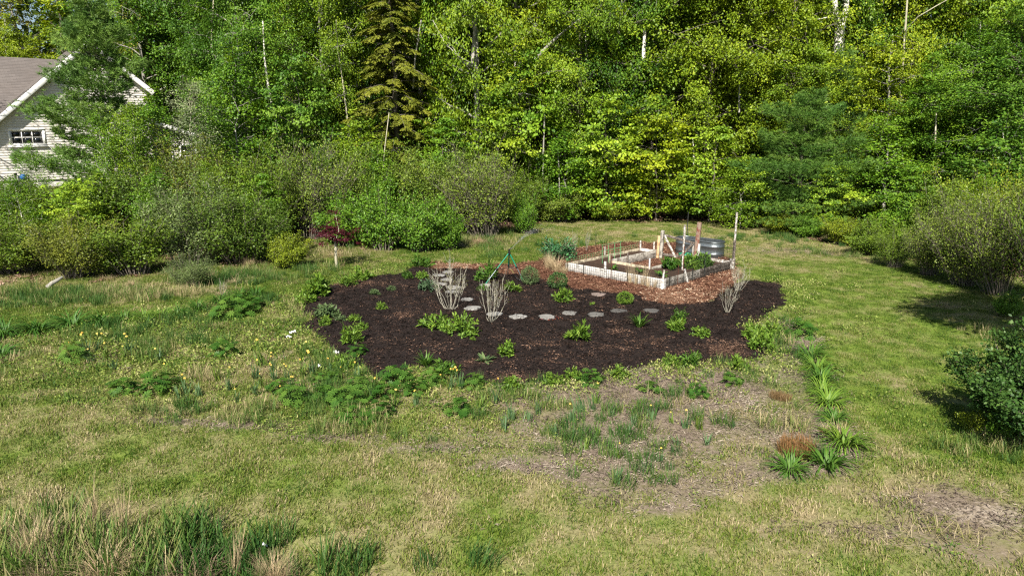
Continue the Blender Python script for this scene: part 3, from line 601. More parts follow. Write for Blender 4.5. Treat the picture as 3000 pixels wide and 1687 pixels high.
stake('metal_rod', 'rusty red rod standing before the white board next to the short white stake', B(1.78, -0.07), 0.78, 0.022, 'rust_metal', MS, th='rod')
stake('metal_rod', 'rusty red rod beside the tall whitish stake in the greens', B(0.42, 1.78), 0.98, 0.03, 'rust_metal', MS, th='rod')
stake('metal_rod', 'dark thin rod near the left end of the white front board', B(2.86, -0.06), 0.34, 0.03, 'dark_metal', MS, th='rod')
stake('metal_rod', 'dark thin rod at the middle of the white front board', B(1.18, -0.06), 0.36, 0.03, 'dark_metal', MS, th='rod')
stake('metal_rod', 'dark rod by the front corner on the grey right-hand board', B(-0.07, 0.25), 0.34, 0.03, 'dark_metal', MS, th='rod')
stake('metal_rod', 'thin rusty rod between the front corner and the leaning white stake', B(-0.09, 0.66), 0.62, 0.018, 'rust_metal', MS, th='rod')
stake('metal_rod', 'thin dark rod just left of the leaning white stake', B(-0.09, 0.98), 0.4, 0.02, 'dark_metal', MS, th='rod')
stake('metal_rod', 'dark rod just right of the leaning white stake', B(-0.07, 1.5), 0.36, 0.035, 'dark_metal', MS, th='rod')
stake('metal_rod', 'tall thin dark rod halfway along the right-hand board', B(-0.1, 2.2), 0.95, 0.022, 'dark_metal', MS, (0.0, 0.05), th='rod')
stake('metal_rod', 'tall thin dark rod in the lawn behind the stock tank', G(2010, 738), 1.50, 0.03, 'dark_metal', MS, th='rod')
stake('metal_rod', 'thin dark rod in the lawn behind the left arm of the bed', G(1745, 722), 0.62, 0.02, 'dark_metal', MS, th='rod')

wf = thing('wire_fence', 'low dark wire mesh fence wrapped round the front sides of the raised bed', 'wire fence', B(0, 0))
def wiremesh(pa, pb, h0, h1, seed, du=0.075):
    r = np.random.default_rng(seed); mb = MB(); pa = np.array(pa, float); pb = np.array(pb, float); L = np.linalg.norm(pb - pa); n = int(L / du); o = -B(0, 0)
    for k in range(n + 1):
        q = pa + (pb - pa) * k / n; jit = r.normal(0, 0.006, 3)
        mb_pts = np.array([[*q, 0.03], [q[0] + jit[0], q[1] + jit[1], h0 + (h1 - h0) * k / n + jit[2]]]); tube(mb, mb_pts + o, 0.0034, 3, cap=False)
    for h in np.arange(0.08, max(h0, h1), 0.085):
        ks = np.linspace(0, 1, 8); pts = np.array([[*(pa + (pb - pa) * s), min(h, h0 + (h1 - h0) * s)] for s in ks]); pts[:, 2] += r.normal(0, 0.005, 8); tube(mb, pts + o, 0.0034, 3, cap=False)
    return mb
P2 = lambda a, b: B(a, b)[:2]
wiremesh(P2(AL - 0.1, -0.085), P2(-0.1, -0.085), 0.42, 0.50, 1).build('mesh_panel', M['wire'], wf)
wiremesh(P2(-0.11, -0.08), P2(-0.11, BL), 0.5, 0.95, 2).build('mesh_panel', M['wire'], wf)
wiremesh(P2(AL + 0.1, 0.0), P2(AL + 0.1, BL), 0.42, 0.45, 3, 0.11).build('mesh_panel', M['green_wire'], wf)
tr = thing('wire_trellis', 'light green wire trellis standing in the left arm of the bed', 'trellis', B(2.95, 1.0, 0.2), BR)
mb = MB()
for k in range(4): tube(mb, [(0.33 * k, 0, 0), (0.33 * k, 0.02, 0.62)], 0.008, 5)
mb.build('upright', M['green_wire'], tr); mb = MB()
for h in (0.22, 0.42, 0.6): tube(mb, [(-0.1, 0, h), (1.1, 0.01, h)], 0.006, 5)
mb.build('crossbar', M['green_wire'], tr)

gate = thing('garden_gate', 'old weathered gate frame with diagonal braces in the opening of the raised bed', 'gate', B(2.05, BL + 0.03), math.atan2(-E1[1], -E1[0]))
def gp(name, p, q, w, th, m, up=(0, 1, 0)): mb = MB(); bar(mb, p, q, w, th, up); return mb.build(name, M[m], gate)
gp('post', (-0.78, 0.0, -0.2), (-0.74, 0, 0.80), 0.09, 0.05, 'new_wood')['label'] = 'raw orange post'
gp('post', (-0.66, 0.03, -0.2), (-0.62, 0.03, 1.0), 0.11, 0.10, 'grey_board')['label'] = 'weathered grey post'
gp('post', (0.70, 0.03, -0.2), (0.80, 0.03, 1.42), 0.14, 0.10, 'red_wood')['label'] = 'tall post with peeling red paint'
gp('post', (0.84, -0.03, -0.2), (0.87, -0.03, 0.70), 0.08, 0.05, 'white_board')['label'] = 'short white post'
gp('post', (0.62, 0.0, -0.2), (0.63, 0.0, 0.62), 0.05, 0.04, 'grey_board')
gp('top_rail', (-0.55, -0.02, 0.86), (0.68, -0.02, 0.70), 0.08, 0.04, 'dark_wood')
gp('bottom_rail', (-0.55, -0.02, 0.16), (0.95, -0.02, 0.22), 0.09, 0.04, 'dark_wood')
gp('brace', (-0.50, -0.05, 0.85), (0.0, -0.05, 0.12), 0.075, 0.03, 'chipped_board')
gp('brace', (0.62, -0.05, 0.66), (0.16, -0.05, 0.16), 0.08, 0.035, 'dark_wood')

tank = thing('stock_tank', 'oval galvanised metal stock tank on the grass behind the gate', 'stock tank', (*(F0 + E1 * 2.1 + E2 * 5.62), 0.0), math.atan2(-E1[1], -E1[0]))
def oval(L, W, n=48):
    a = np.linspace(0, 2 * math.pi, n, endpoint=False); r = W / 2; x = np.cos(a) * r; y = np.sin(a) * r; x = np.where(x > 0, x + L / 2 - r, x - L / 2 + r); return np.stack([x, y], -1)
def loft(mb, rings, v=0.5):
    n = len(rings[0][0]); V = np.concatenate([np.column_stack([r[0], np.full(n, r[1])]) for r in rings]); j = np.arange(n); k = (j + 1) % n
    F_ = np.concatenate([np.stack([i * n + j, i * n + k, (i + 1) * n + k, (i + 1) * n + j], -1) for i in range(len(rings) - 1)]); mb.add(V, F_, v)
TL, TW, TH = 1.86, 0.72, 0.60
rings = []
for z_, g_ in ((0, 0), (0.02, 0.0), (0.14, 0.0), (0.155, 0.012), (0.17, 0.012), (0.185, 0), (0.40, 0.0), (0.415, 0.014), (0.44, 0.014), (0.455, 0.0), (0.58, 0.006)): rings.append((oval(TL + 2 * g_, TW + 2 * g_), z_))
mb = MB(); loft(mb, rings); mb.build('body', M['galvanised'], tank, True)
mb = MB(); loft(mb, [(oval(TL - 0.03, TW - 0.03), 0.58), (oval(TL - 0.03, TW - 0.03), 0.10)]); mb.add(np.column_stack([oval(TL - 0.03, TW - 0.03), np.full(48, 0.1)]), [list(range(48))]); mb.build('inside', M['galvanised'], tank, True)
ov = oval(TL + 0.01, TW + 0.01, 64); mb = MB(); tube(mb, np.column_stack([np.vstack([ov, ov[:2]]), np.full(66, 0.59)]), 0.022, 8); mb.build('rim', M['galvanised'], tank, True)
mb = MB(); tube(mb, [(0.0, -TW / 2 - 0.004, 0.09), (0.0, -TW / 2 - 0.03, 0.09)], 0.05, 12); mb.build('drain_plug', M['black_plastic'], tank)
mb = MB(); box(mb, (-0.05, -TW / 2 + 0.02, 0.50), (0.05, -TW / 2 + 0.035, 0.62)); mb.build('handle', M['galvanised'], tank)
mb = MB(); mb.add([[0.16, -TW / 2 - 0.006, 0.28], [0.20, -TW / 2 - 0.006, 0.33], [0.16, -TW / 2 - 0.006, 0.38], [0.12, -TW / 2 - 0.006, 0.33]], [[0, 1, 2, 3]]); mb.build('sticker', plain('sticker', (0.55, 0.25, 0.15), 0.5, 0.3), tank)
rg = np.random.default_rng(5); hs = []
for k in range(160): a = k * 0.22; hs.append((math.cos(a) * (0.2 + 0.03 * math.sin(k * 1.7)), math.sin(a) * (0.2 + 0.03 * math.cos(k * 1.3)), 0.03 + 0.09 * (k / 160) + 0.02 * rg.random()))
mb = MB(); tube(mb, hs, 0.011, 6); tag(link('garden_hose', mb.mesh('garden_hose', M['hose'], True), None, B(2.25, 4.9), 0), 'coiled green garden hose lying in front of the stock tank', 'hose')

# ------------------------------------------------------------------ tripod sprinkler and its spray
tp = thing('tripod_sprinkler', 'green tripod sprinkler with chrome lower legs standing in the dark mulch', 'sprinkler', G(1492, 822, 0.03))
feet = [G(1420, 835, 0.03) - G(1492, 822, 0.03), G(1533, 822, 0.03) - G(1492, 822, 0.03), G(1487, 811, 0.03) - G(1492, 822, 0.03)]
hub = np.array([0, 0.0, 0.86])
for i, f_ in enumerate(feet):
    f_ = np.array([f_[0], f_[1], 0.0]); p0 = hub + (f_ - hub) * 0.04; md = hub + (f_ - hub) * 0.52;
    mb = MB(); tube(mb, [p0, md], 0.017, 8); lg = mb.build('leg', M['green_tube'], tp)
    mb = MB(); tube(mb, [md - (f_ - hub) * 0.02, hub + (f_ - hub) * 0.83], 0.0125, 8); mb.build('lower_tube', M['chrome'], lg)
    mb = MB(); tube(mb, [hub + (f_ - hub) * 0.82, f_], 0.015, 8); mb.build('foot', M['green_tube' if i != 2 else 'black_plastic'], lg)
    mb = MB(); tube(mb, [md - (f_ - hub) * 0.03, md + (f_ - hub) * 0.03], 0.026, 8); mb.build('clamp', M['black_plastic'], lg)
    mb = MB(); tube(mb, [md, np.array([0, 0, md[2] - 0.03])], 0.008, 6); mb.build('strut', M['black_plastic'], tp)
mb = MB(); tube(mb, [(0, 0, 0.78), (0, 0, 0.82), (0, 0, 0.90)], [0.03, 0.045, 0.035], 10); mb.build('hub', M['black_plastic'], tp)
mb = MB(); tube(mb, [(0, 0, 0.38), (0, 0, 0.80)], 0.011, 8); mb.build('riser', M['black_plastic'], tp)
mb = MB(); tube(mb, [(0, 0, 0.38), (0.08, 0, 0.31), (0.14, 0, 0.22)], [0.018, 0.02, 0.014], 8); mb.build('hose_fitting', M['brass'], tp)
mb = MB(); tube(mb, [(0, 0, 0.90), (0, 0, 0.97)], 0.022, 8); tube(mb, [(0, 0, 0.95), (0.07, 0.02, 1.0)], 0.012, 6); mb.build('spray_head', M['black_plastic'], tp)
hq = [(0.14, 0, 0.22), (0.19, 0.03, 0.1), (0.3, -0.05, 0.03), (0.42, -0.25, 0.02), (0.75, -0.3, 0.02), (1.1, 0.1, 0.02)]
mb = MB(); tube(mb, np.array(hq), 0.010, 6); tag(link('hose_tail', mb.mesh('hose_tail', M['black_plastic'], True), None, np.array(G(1492, 822, 0.05))), 'thin dark hose running from the tripod sprinkler across the mulch', 'hose')
m, t = mat('water_drop'); gl = N(t, 'BsdfPrincipled'); gl.inputs['Base Color'].default_value = (0.85, 0.9, 0.92, 1); gl.inputs['Roughness'].default_value = 0.15; gl.inputs['Transmission Weight'].default_value = 0.6; gl.inputs['IOR'].default_value = 1.33
t.links.new(gl.outputs[0], N(t, 'OutputMaterial').inputs[0]); M['water'] = m
rg = np.random.default_rng(8); T = np.concatenate([rg.uniform(0, 0.3, 350), rg.uniform(0.1, 1.15, 1100)]); n = len(T)
hd = G(1492, 822, 0.03) + np.array([0.07, 0.02, 0.98]); vel = np.array([3.0, 4.6, 2.7]); sprd = rg.normal(0, 1, (n, 3)) * np.array([0.55, 0.9, 0.42])
ps = hd + T[:, None] * (vel + sprd * np.minimum(1, 0.25 + T[:, None])) + np.array([0, 0, -4.9]) * (T ** 2)[:, None]; vv = unit(vel + np.array([0, 0, -9.8]) * T[:, None]); ps = ps[ps[:, 2] > 0.05]; vv = vv[:len(ps)]
mb = MB(); sz = rg.uniform(0.0015, 0.0032, len(ps)); ax = np.array([[1, 0, 0], [-.5, .87, 0], [-.5, -.87, 0]])
V = np.concatenate([ps[:, None] + ax[None] * sz[:, None, None], (ps - vv * 0.03)[:, None], (ps + vv * 0.03)[:, None]], 1)
f6 = np.array([[0, 1, 4], [1, 2, 4], [2, 0, 4], [1, 0, 3], [2, 1, 3], [0, 2, 3]]); mb.add(V.reshape(-1, 3), (np.arange(len(ps))[:, None, None] * 5 + f6[None]).reshape(-1, 3))
kind(mb.build('water_spray', M['water']), 'stuff', 'thin arc of water drops thrown by the tripod sprinkler')

# ------------------------------------------------------------------ stepping stones
STONES = [  # column, row of the overview, width in overview pixels, tone, label
    (1127, 690, 34, 0.40, 'farthest grey stepping stone, at the top of the curved path behind the twiggy shrub'), (1103, 698, 40, 0.52, 'pale stepping stone jutting out left near the top of the curved path'),
    (1124, 709, 36, 0.38, 'grey stepping stone third from the top, half behind the bigger twiggy shrub'), (1108, 720, 40, 0.50, 'pale flat stepping stone left of the bigger twiggy shrub'),
    (1143, 728, 50, 0.45, 'stepping stone seen through the middle stems of the bigger twiggy shrub'), (1136, 741, 40, 0.42, 'stepping stone seen low through the stems of the bigger twiggy shrub'),
    (1221, 722, 30, 0.62, 'small round white stone beside the left foot of the tripod'), (1176, 759, 42, 0.52, 'stepping stone striped by twig shadows, right of the bigger twiggy shrub'),
    (1189, 782, 46, 0.55, 'clean pale stepping stone between the two twiggy shrubs'), (1243, 796, 48, 0.50, 'stepping stone behind the foot of the smaller twiggy shrub'),
    (1303, 803, 50, 0.56, 'pale stepping stone alone right of the smaller twiggy shrub'), (1376, 806, 50, 0.44, 'grey stepping stone with fallen red leaves on it'),
    (1432, 795, 46, 0.34, 'dark grey stepping stone just past the stone with red leaves'), (1500, 799, 46, 0.22, 'dark wet stepping stone halfway along the right part of the path'),
    (1557, 789, 48, 0.085, 'nearly black olive stepping stone left of the spiky plant'), (1637, 788, 46, 0.10, 'last dark stepping stone right of the spiky plant'),
    (1505, 747, 44, 0.26, 'flat pinkish brown slab sunk in mulch below the wood chips')]
for k, (x, y, w, tone, lab) in enumerate(STONES):
    p = G(x * K, y * K); r = np.random.default_rng(200 + k); n = 14; a = np.sort(np.linspace(0, 6.283, n, endpoint=False) + r.uniform(-.15, .15, n))
    W = w * K * mpp(p) * 0.46; rad = W * (1 + r.uniform(-.24, .1, n)); D_ = min(W * 0.85, 0.22 if k != 6 else 0.15)
    ring = np.stack([np.cos(a) * rad, np.sin(a) * rad * D_ / W], -1); ro = r.uniform(-.3, .3); ring = ring @ np.array([[math.cos(ro), math.sin(ro)], [-math.sin(ro), math.cos(ro)]])
    mb = MB(); loft(mb, [(ring, -0.02), (ring, 0.035), (ring * 0.95, 0.05)]); mb.add(np.column_stack([ring * 0.95, 0.05 + r.uniform(0, 0.004, n)]), [list(range(n))])
    o = link('stepping_stone', mb.mesh('stepping_stone', M['stone']), None, (p[0], p[1], float(mz(p[0], p[1])) - 0.022), 0, None, (tone * 0.6, tone * 0.59, tone * (0.565 if tone > 0.2 else 0.6)))
    if k == 16: o.color = (0.26, 0.19, 0.165, 1)
    tag(o, lab, 'stepping stone', 'stepping stones curving through the mulch')

# ------------------------------------------------------------------ trees
def limb_path(r, p0, az, L, el0, el1, n=5, wob=0.12):
    P = [np.array(p0, float)]; a = az
    for k in range(n):
        e = el0 + (el1 - el0) * k / (n - 1) + r.normal(0, wob); a += r.normal(0, wob * 1.3)
        P.append(P[-1] + np.array([math.cos(e) * math.cos(a), math.cos(e) * math.sin(a), math.sin(e)]) * L / n)
    return np.array(P)
def along(P, t):
    s = np.clip(t, 0, 1) * (len(P) - 1); i = np.minimum(s.astype(int), len(P) - 2); f = (s - i)[:, None]; return P[i] * (1 - f) + P[i + 1] * f
def spray_leaves(r, mb, cen, out, rc, n, L, W, droop, up=0.8, flat=0.45, vs=0.5, jit=0.18, mi=0):
    """n leaves in a loose flattened cluster"""
    k = len(cen); tot = k * n
    pos = np.repeat(cen, n, 0) + r.normal(0, 1, (tot, 3)) * np.repeat(rc, n)[:, None] * np.array([0.6, 0.6, 0.6 * flat])
    o = np.repeat(out, n, 0); h = r.normal(0, 1, (tot, 3)) * np.array([1, 1, 0.35])
    d = unit(o * 0.7 + h * 0.8 - np.array([0, 0, droop])); nr = unit(np.array([0, 0, up]) + o * 0.45 + r.normal(0, 0.42, (tot, 3)))
    v = np.clip(np.repeat(vs, n) + r.normal(0, jit, tot), 0, 1) if not np.isscalar(vs) else np.clip(vs + r.normal(0, jit, tot), 0, 1)
    leaf_quads(mb, pos, d, nr, L * r.uniform(0.65, 1.25, tot), W * r.uniform(0.7, 1.2, tot), v, 0.12, mi, 0.5)
def broadleaf(seed, H=12.0, R=2.9, nl=54, cl=10, nleaf=108, L=0.104, W=0.080, droop=0.35, base=0.03, flat=0.75, trunkr=0.14, lean=0.4, upright=0.0, barkm='bark', top=1.0, rc=(0.20, 0.40), lift=0.6, leafm='leaf', fork=False):
    r = np.random.default_rng(seed); wd = MB(); cr = MB()
    tp_ = np.array([[0, 0, -0.2]] + [[lean * (k / 8) ** 1.5 + r.normal(0, 0.05) * k / 4, r.normal(0, 0.05) * k / 4, H * k / 8] for k in range(1, 9)])
    tube(wd, tp_, np.linspace(trunkr, trunkr * 0.18, 9), 9)
    C_, O_, V_, Rr = [], [], [], []
    for i in range(nl):
        t = base + (top - base) * ((i + r.uniform(0, .9)) / nl); p0 = along(tp_, np.array([t]))[0]
        prof = (0.62 + 0.38 * math.sin(math.pi * min(1, t * 1.05))) * min(1, (1 - t) * 2.6 + 0.18)
        Ln = R * prof * r.uniform(0.72, 1.18); az = i * 2.399 + r.normal(0, 0.35); e0 = lift + upright + r.normal(0, 0.12)
        P = limb_path(r, p0, az, Ln, e0, 0.05 + upright * 0.8); rr = trunkr * (0.16 + 0.22 * (1 - t)) * (0.5 + Ln / R * 0.5); tube(wd, P, np.linspace(rr, rr * 0.25, len(P)), 5, cap=False)
        vb = r.normal(0.5, 0.14); m_ = max(3, int(cl * (Ln / R) * 1.15))
        for j in range(m_):
            tt = 0.30 + 0.75 * (j + r.random()) / m_; q = along(P, np.array([min(tt, 1.0)]))[0]; sd = np.array([-math.sin(az), math.cos(az), 0]); off = sd * r.normal(0, 0.34) * Ln * 0.62 + np.array([0, 0, r.normal(0.0, 0.30)]) + np.array([math.cos(az), math.sin(az), 0]) * max(0, tt - 1) * Ln
            c = q + off
            if np.linalg.norm(off) > 0.25: tube(wd, [q, (q + c) / 2 + np.array([0, 0, 0.06]), c], [rr * 0.3, rr * 0.2, 0.004], 4, cap=False)
            C_.append(c); O_.append([math.cos(az), math.sin(az), 0]); V_.append(vb + r.normal(0, 0.10)); Rr.append(r.uniform(*rc) * (0.8 + 0.4 * prof))
    spray_leaves(r, cr, np.array(C_), np.array(O_), np.array(Rr), nleaf, L, W, droop, flat=flat, vs=np.array(V_))
    return wd.mesh('trunk', M[barkm], True), cr.mesh('crown', M[leafm])
def pine(seed, H=8.0, R=3.0, tufts=7000, nn=14, base=0.03, pw=0.72, irr=(0.65, 1.15)):
    r = np.random.default_rng(seed); wd = MB(); cr = MB(); tp_ = np.array([[r.normal(0, .04), r.normal(0, .04), H * k / 8] for k in range(9)]); tp_[0] = (0, 0, -0.2)
    tube(wd, tp_, np.linspace(0.13, 0.02, 9), 8); lv = 15; Cc, Dd, Vv = [], [], []
    brs = []
    for i in range(lv):
        t = base + (0.97 - base) * (i / (lv - 1)) ** 0.9; ln0 = R * (1 - t) ** pw * (0.75 + 0.25 * math.sin(i * 1.9)) + 0.25
        for k in range(6):
            az = k * 1.047 + i * 0.55 + r.normal(0, 0.2); Ln = ln0 * r.uniform(*irr); P = limb_path(r, along(tp_, np.array([t]))[0], az, Ln, 0.15 + 0.5 * t, 0.35 + 0.4 * t, 5, 0.08)
            tube(wd, P, np.linspace(0.035 * (1.1 - t) + 0.008, 0.006, len(P)), 5, cap=False); brs.append((P, Ln, az, t))
    tot = sum(b[1] for b in brs)
    for P, Ln, az, t in brs:
        m_ = max(6, int(tufts * Ln / tot)); tt = 1 - np.abs(r.normal(0, 0.33, m_)); tt = np.clip(tt, 0.12, 1); q = along(P, tt); sd = np.array([-math.sin(az), math.cos(az), 0]); wdt = Ln * 0.42 * np.sqrt(np.clip(1.05 - tt, 0.04, 1)) + 0.05
        off = r.normal(0, 1, m_) * wdt; q = q + sd * off[:, None] + np.column_stack([np.zeros(m_), np.zeros(m_), r.normal(0.03, 0.13, m_) + 0.05 * np.abs(off)])
        d = unit(np.array([math.cos(az), math.sin(az), 0.45]) + sd * np.sign(off)[:, None] * 0.6 + r.normal(0, 0.25, (m_, 3))); Cc.append(q); Dd.append(d); Vv.append(np.clip(r.normal(0.5, 0.16) + r.normal(0, 0.12, m_), 0, 1))
    q = np.concatenate(Cc); d = np.concatenate(Dd); v = np.concatenate(Vv); n = len(q)
    nd = unit(np.repeat(d, nn, 0) * 0.75 + r.normal(0, 0.62, (n * nn, 3))); needles(cr, np.repeat(q, nn, 0) + np.repeat(d, nn, 0) * r.uniform(-0.06, 0.06, (n * nn, 1)), nd, r.uniform(0.11, 0.20, n * nn), 0.021, np.repeat(v, nn), rng=r)
    return wd.mesh('trunk', M['bark'], True), cr.mesh('crown', M['needle'])
def hemlock(seed, H=10.0, R=3.0, base=0.03):
    r = np.random.default_rng(seed); wd = MB(); cr = MB(); tp_ = np.array([[r.normal(0, .05), r.normal(0, .05), H * k / 8] for k in range(9)]); tp_[0] = (0, 0, -0.2); tube(wd, tp_, np.linspace(0.17, 0.02, 9), 8)
    for i in range(170):
        t = base + (0.98 - base) * (i + r.random()) / 170; az = i * 2.399 + r.normal(0, .3); Ln = (R * (1 - t) ** 0.5 * (0.8 + 0.2 * math.sin(i * 0.7)) + 0.2) * r.uniform(0.45, 1.15); P = limb_path(r, along(tp_, np.array([t]))[0], az, Ln, 0.25, -0.5, 5, 0.07)
        tube(wd, P, np.linspace(0.028 * (1.15 - t), 0.005, len(P)), 4, cap=False); sd = np.array([-math.sin(az), math.cos(az), 0]); o = np.array([math.cos(az), math.sin(az), 0])
        m_ = int(24 * Ln / R) + 8; tt = r.uniform(0.22, 1.0, m_); q = along(P, tt); sg = r.choice([-1, 1], m_); vb = r.normal(0.45, 0.13)
        for k in range(m_):
            Lf = (0.30 + 0.45 * (1 - tt[k])) * r.uniform(0.7, 1.2); dd = unit(o * 0.75 + sd * sg[k] * 0.75 + np.array([0, 0, -0.30 + r.normal(0, .1)])); ns = 7
            s_ = (np.arange(ns) + 0.5) / ns; base_ = q[k] + dd * Lf * s_[:, None] + np.array([0, 0, -0.16]) * (s_ ** 2)[:, None] * Lf; sd2 = unit(np.cross(dd, [0, 0, 1]))
            for sg2 in (-1, 1):
                d2 = unit(dd * 0.75 + sd2 * sg2 * 0.8 + np.array([0, 0, -0.15]) + r.normal(0, .12, (ns, 3))); leaf_quads(cr, base_, d2, unit(np.array([0, 0, 1.0]) + o * 0.35 + r.normal(0, .25, (ns, 3))), 0.17 * (1.15 - s_ * 0.6), 0.05, np.clip(vb + 0.25 * s_ * (k % 3 == 0) + r.normal(0, .12, ns), 0, 1), 0.05)
    return wd.mesh('trunk', M['bark'], True), cr.mesh('crown', M['needle'])
def shrub(seed, H=2.6, R=1.5, ns=46, nleaf=18000, L=0.072, W=0.050, tw=0.0, barkm='twig', spread_=0.75, low=0.15, jit=0.13, r0=0.014, up=0.7):
    r = np.random.default_rng(seed); st = MB(); fo = MB(); Q, O_, T_ = [], [], []
    for i in range(ns):
        az = i * 2.399; k = math.sqrt((i + 0.5) / ns); b = np.array([math.cos(az), math.sin(az), 0]) * R * 0.28 * k; out = spread_ * k * r.uniform(0.7, 1.2); Hs = H * (1.06 - 0.42 * k * k) * (r.uniform(0.55, 1.15) if r.random() > .18 else r.uniform(1.1, 1.45)); L_ = math.hypot(Hs, out * R * 1.1)
        P = limb_path(r, b + np.array([0, 0, -0.05]), az, L_, math.pi / 2 - out * 0.55, math.pi / 2 - out * 1.05, 6, 0.10); tube(st, P, np.linspace(r0 * r.uniform(.7, 1.3), 0.003, len(P)), 5, cap=False)
        Q.append(P); 
        for j in range(int(9 + tw * 10)):
            tt = r.uniform(0.22, 0.95); q = along(P, np.array([tt]))[0]; a2 = r.uniform(0, 6.283); e2 = r.uniform(0.2, 1.2); Ls = H * (0.30 - 0.14 * tt) * r.uniform(.6, 1.3); P2_ = limb_path(r, q, a2, Ls, e2, e2 + 0.25, 3, 0.18); tube(st, P2_, np.linspace(0.0055, 0.002, len(P2_)), 3, cap=False); Q.append(P2_)
    m_ = int(nleaf / len(Q)) + 1; A, OO, V = [], [], []
    for P in Q:
        n = m_; tt = 1 - np.abs(r.normal(0, 0.42, n)); q = along(P, np.clip(tt, 0.05, 1)) + r.normal(0, jit * r.uniform(.5, 1.3), (n, 3)); q = q[q[:, 2] > low * H * r.uniform(0.3, 1.2, len(q))]; A.append(q); c = np.array([0, 0, H * 0.42]); OO.append(unit((q - c) * np.array([1, 1, 1.0]))); V.append(np.clip(r.normal(0.5, .10) + r.normal(0, .17, len(q)), 0, 1))
    q = np.concatenate(A); o = np.concatenate(OO); v = np.concatenate(V); n = len(q)
    d = unit(o * 0.5 + r.normal(0, 0.6, (n, 3)) + np.array([0, 0, 0.2])); nr = unit(np.array([0, 0, up]) + o * 0.6 + r.normal(0, .42, (n, 3)))
    leaf_quads(fo, q, d, nr, L * r.uniform(.6, 1.3, n), W * r.uniform(.7, 1.2, n), v, 0.12, 0, 0.5)
    return st.mesh('stems', M[barkm], True), fo.mesh('foliage', M['shrub_leaf'])
TREE = {
    'maple': [broadleaf(1), broadleaf(2, nl=56, R=3.2), broadleaf(3, nl=52, L=0.122, W=0.094, nleaf=86)],
    'aspen': [broadleaf(11, nl=58, cl=10, nleaf=105, L=0.076, W=0.060, R=2.4, barkm='bark', trunkr=0.085, lean=-0.7, droop=0.6, lift=0.75), broadleaf(12, nl=58, cl=10, nleaf=105, L=0.080, W=0.062, R=2.5, barkm='grey_bark', trunkr=0.08, lean=0.3, droop=0.6, lift=0.75)],
    'oak': [broadleaf(21, nl=50, cl=10, nleaf=88, L=0.135, W=0.075, droop=0.75, barkm='grey_bark', trunkr=0.19, base=0.08, lift=0.45, R=3.3), broadleaf(22, nl=50, cl=10, nleaf=88, L=0.132, W=0.074, droop=0.7, barkm='grey_bark', trunkr=0.16, base=0.05, lift=0.4, R=3.1)],
    'tall': [broadleaf(31, H=15, R=3.3, nl=30, cl=8, nleaf=48, L=0.19, W=0.14, base=0.28, barkm='bark', trunkr=0.2), broadleaf(32, H=15, R=3.0, nl=26, cl=7, nleaf=44, L=0.18, W=0.13, base=0.36, barkm='grey_bark', trunkr=0.18, rc=(0.25, 0.5))],
    'shade': [broadleaf(39, H=8, R=1.7, nl=20, cl=10, nleaf=90, L=0.12, W=0.09, base=0.60, barkm='grey_bark', trunkr=0.09)],
    'bare': [broadleaf(36, H=13, R=3.2, nl=24, cl=7, nleaf=14, L=0.12, W=0.08, base=0.25, barkm='grey_bark', trunkr=0.17)],
    'pine': [pine(41, pw=0.62, tufts=9500, irr=(0.5, 1.2)), pine(42, R=3.3, H=7.6, pw=0.5, irr=(0.4, 1.25), tufts=10000)],
    'hemlock': [hemlock(51)],
    'young': [broadleaf(61, H=5, R=1.5, nl=26, cl=7, nleaf=60, L=0.105, W=0.08, trunkr=0.045, base=0.06, barkm='grey_bark', lean=0.25, rc=(0.2, 0.38)), broadleaf(62, H=5, R=1.9, nl=24, cl=8, nleaf=55, L=0.14, W=0.10, trunkr=0.05, base=0.05, rc=(0.22, 0.42), flat=0.3, lift=0.35)],
    'birchling': [broadleaf(66, H=5.5, R=1.3, nl=24, cl=6, nleaf=46, L=0.075, W=0.058, trunkr=0.04, base=0.30, barkm='birch_bark', lean=-0.55, rc=(0.18, 0.34), lift=0.8)],
    'silver': [broadleaf(71, H=5.2, R=1.6, nl=30, cl=7, nleaf=52, L=0.075, W=0.045, trunkr=0.045, base=0.12, barkm='pale_twig', rc=(0.2, 0.36), lift=0.9, droop=0.1)],
}
SIZE = {'maple': [(12, 2.9), (12, 3.2), (12, 2.9)], 'aspen': [(12, 2.4), (12, 2.5)], 'oak': [(12, 3.3), (12, 3.1)], 'tall': [(15, 3.3), (15, 3.0)], 'bare': [(13, 3.2)], 'shade': [(8, 1.7)], 'pine': [(8, 3.0), (7.6, 3.3)], 'hemlock': [(10, 3.0)], 'young': [(5, 1.5), (5, 1.9)], 'birchling': [(5.5, 1.3)], 'silver': [(5.2, 1.6)]}
_cnt = {}
def tree(px, d, H, R, kd, col, label, rz=None, var=None, name=None, group=None, x=None):
    z0 = 1.0 if d < 40 and px < 700 else 0.2
    X = x if x is not None else x_at(px, d, 2.5); Z = terr(X, d); i = _cnt.get(kd, 0); _cnt[kd] = i + 1; v = i % len(TREE[kd]) if var is None else var; h, r_ = SIZE[kd][v]
    if kd in ('maple', 'aspen', 'oak') and H > 10 and px > 480: H *= 1.36
    o = thing(name or NAMES[kd], label, 'tree', (X, d, Z), rz if rz is not None else (i * 1.9 + px * 0.013), group or 'trees at the edge of the wood', (R / r_, R / r_, H / h))
    link('trunk', TREE[kd][v][0], o); link('crown', TREE[kd][v][1], o, color=col); return o
NAMES = {'maple': 'maple_tree', 'aspen': 'aspen_tree', 'oak': 'oak_tree', 'tall': 'forest_tree', 'bare': 'sparse_tree', 'shade': 'shade_tree', 'pine': 'pine_tree', 'hemlock': 'hemlock_tree', 'young': 'young_tree', 'birchling': 'birch_sapling', 'silver': 'silver_leaved_tree'}
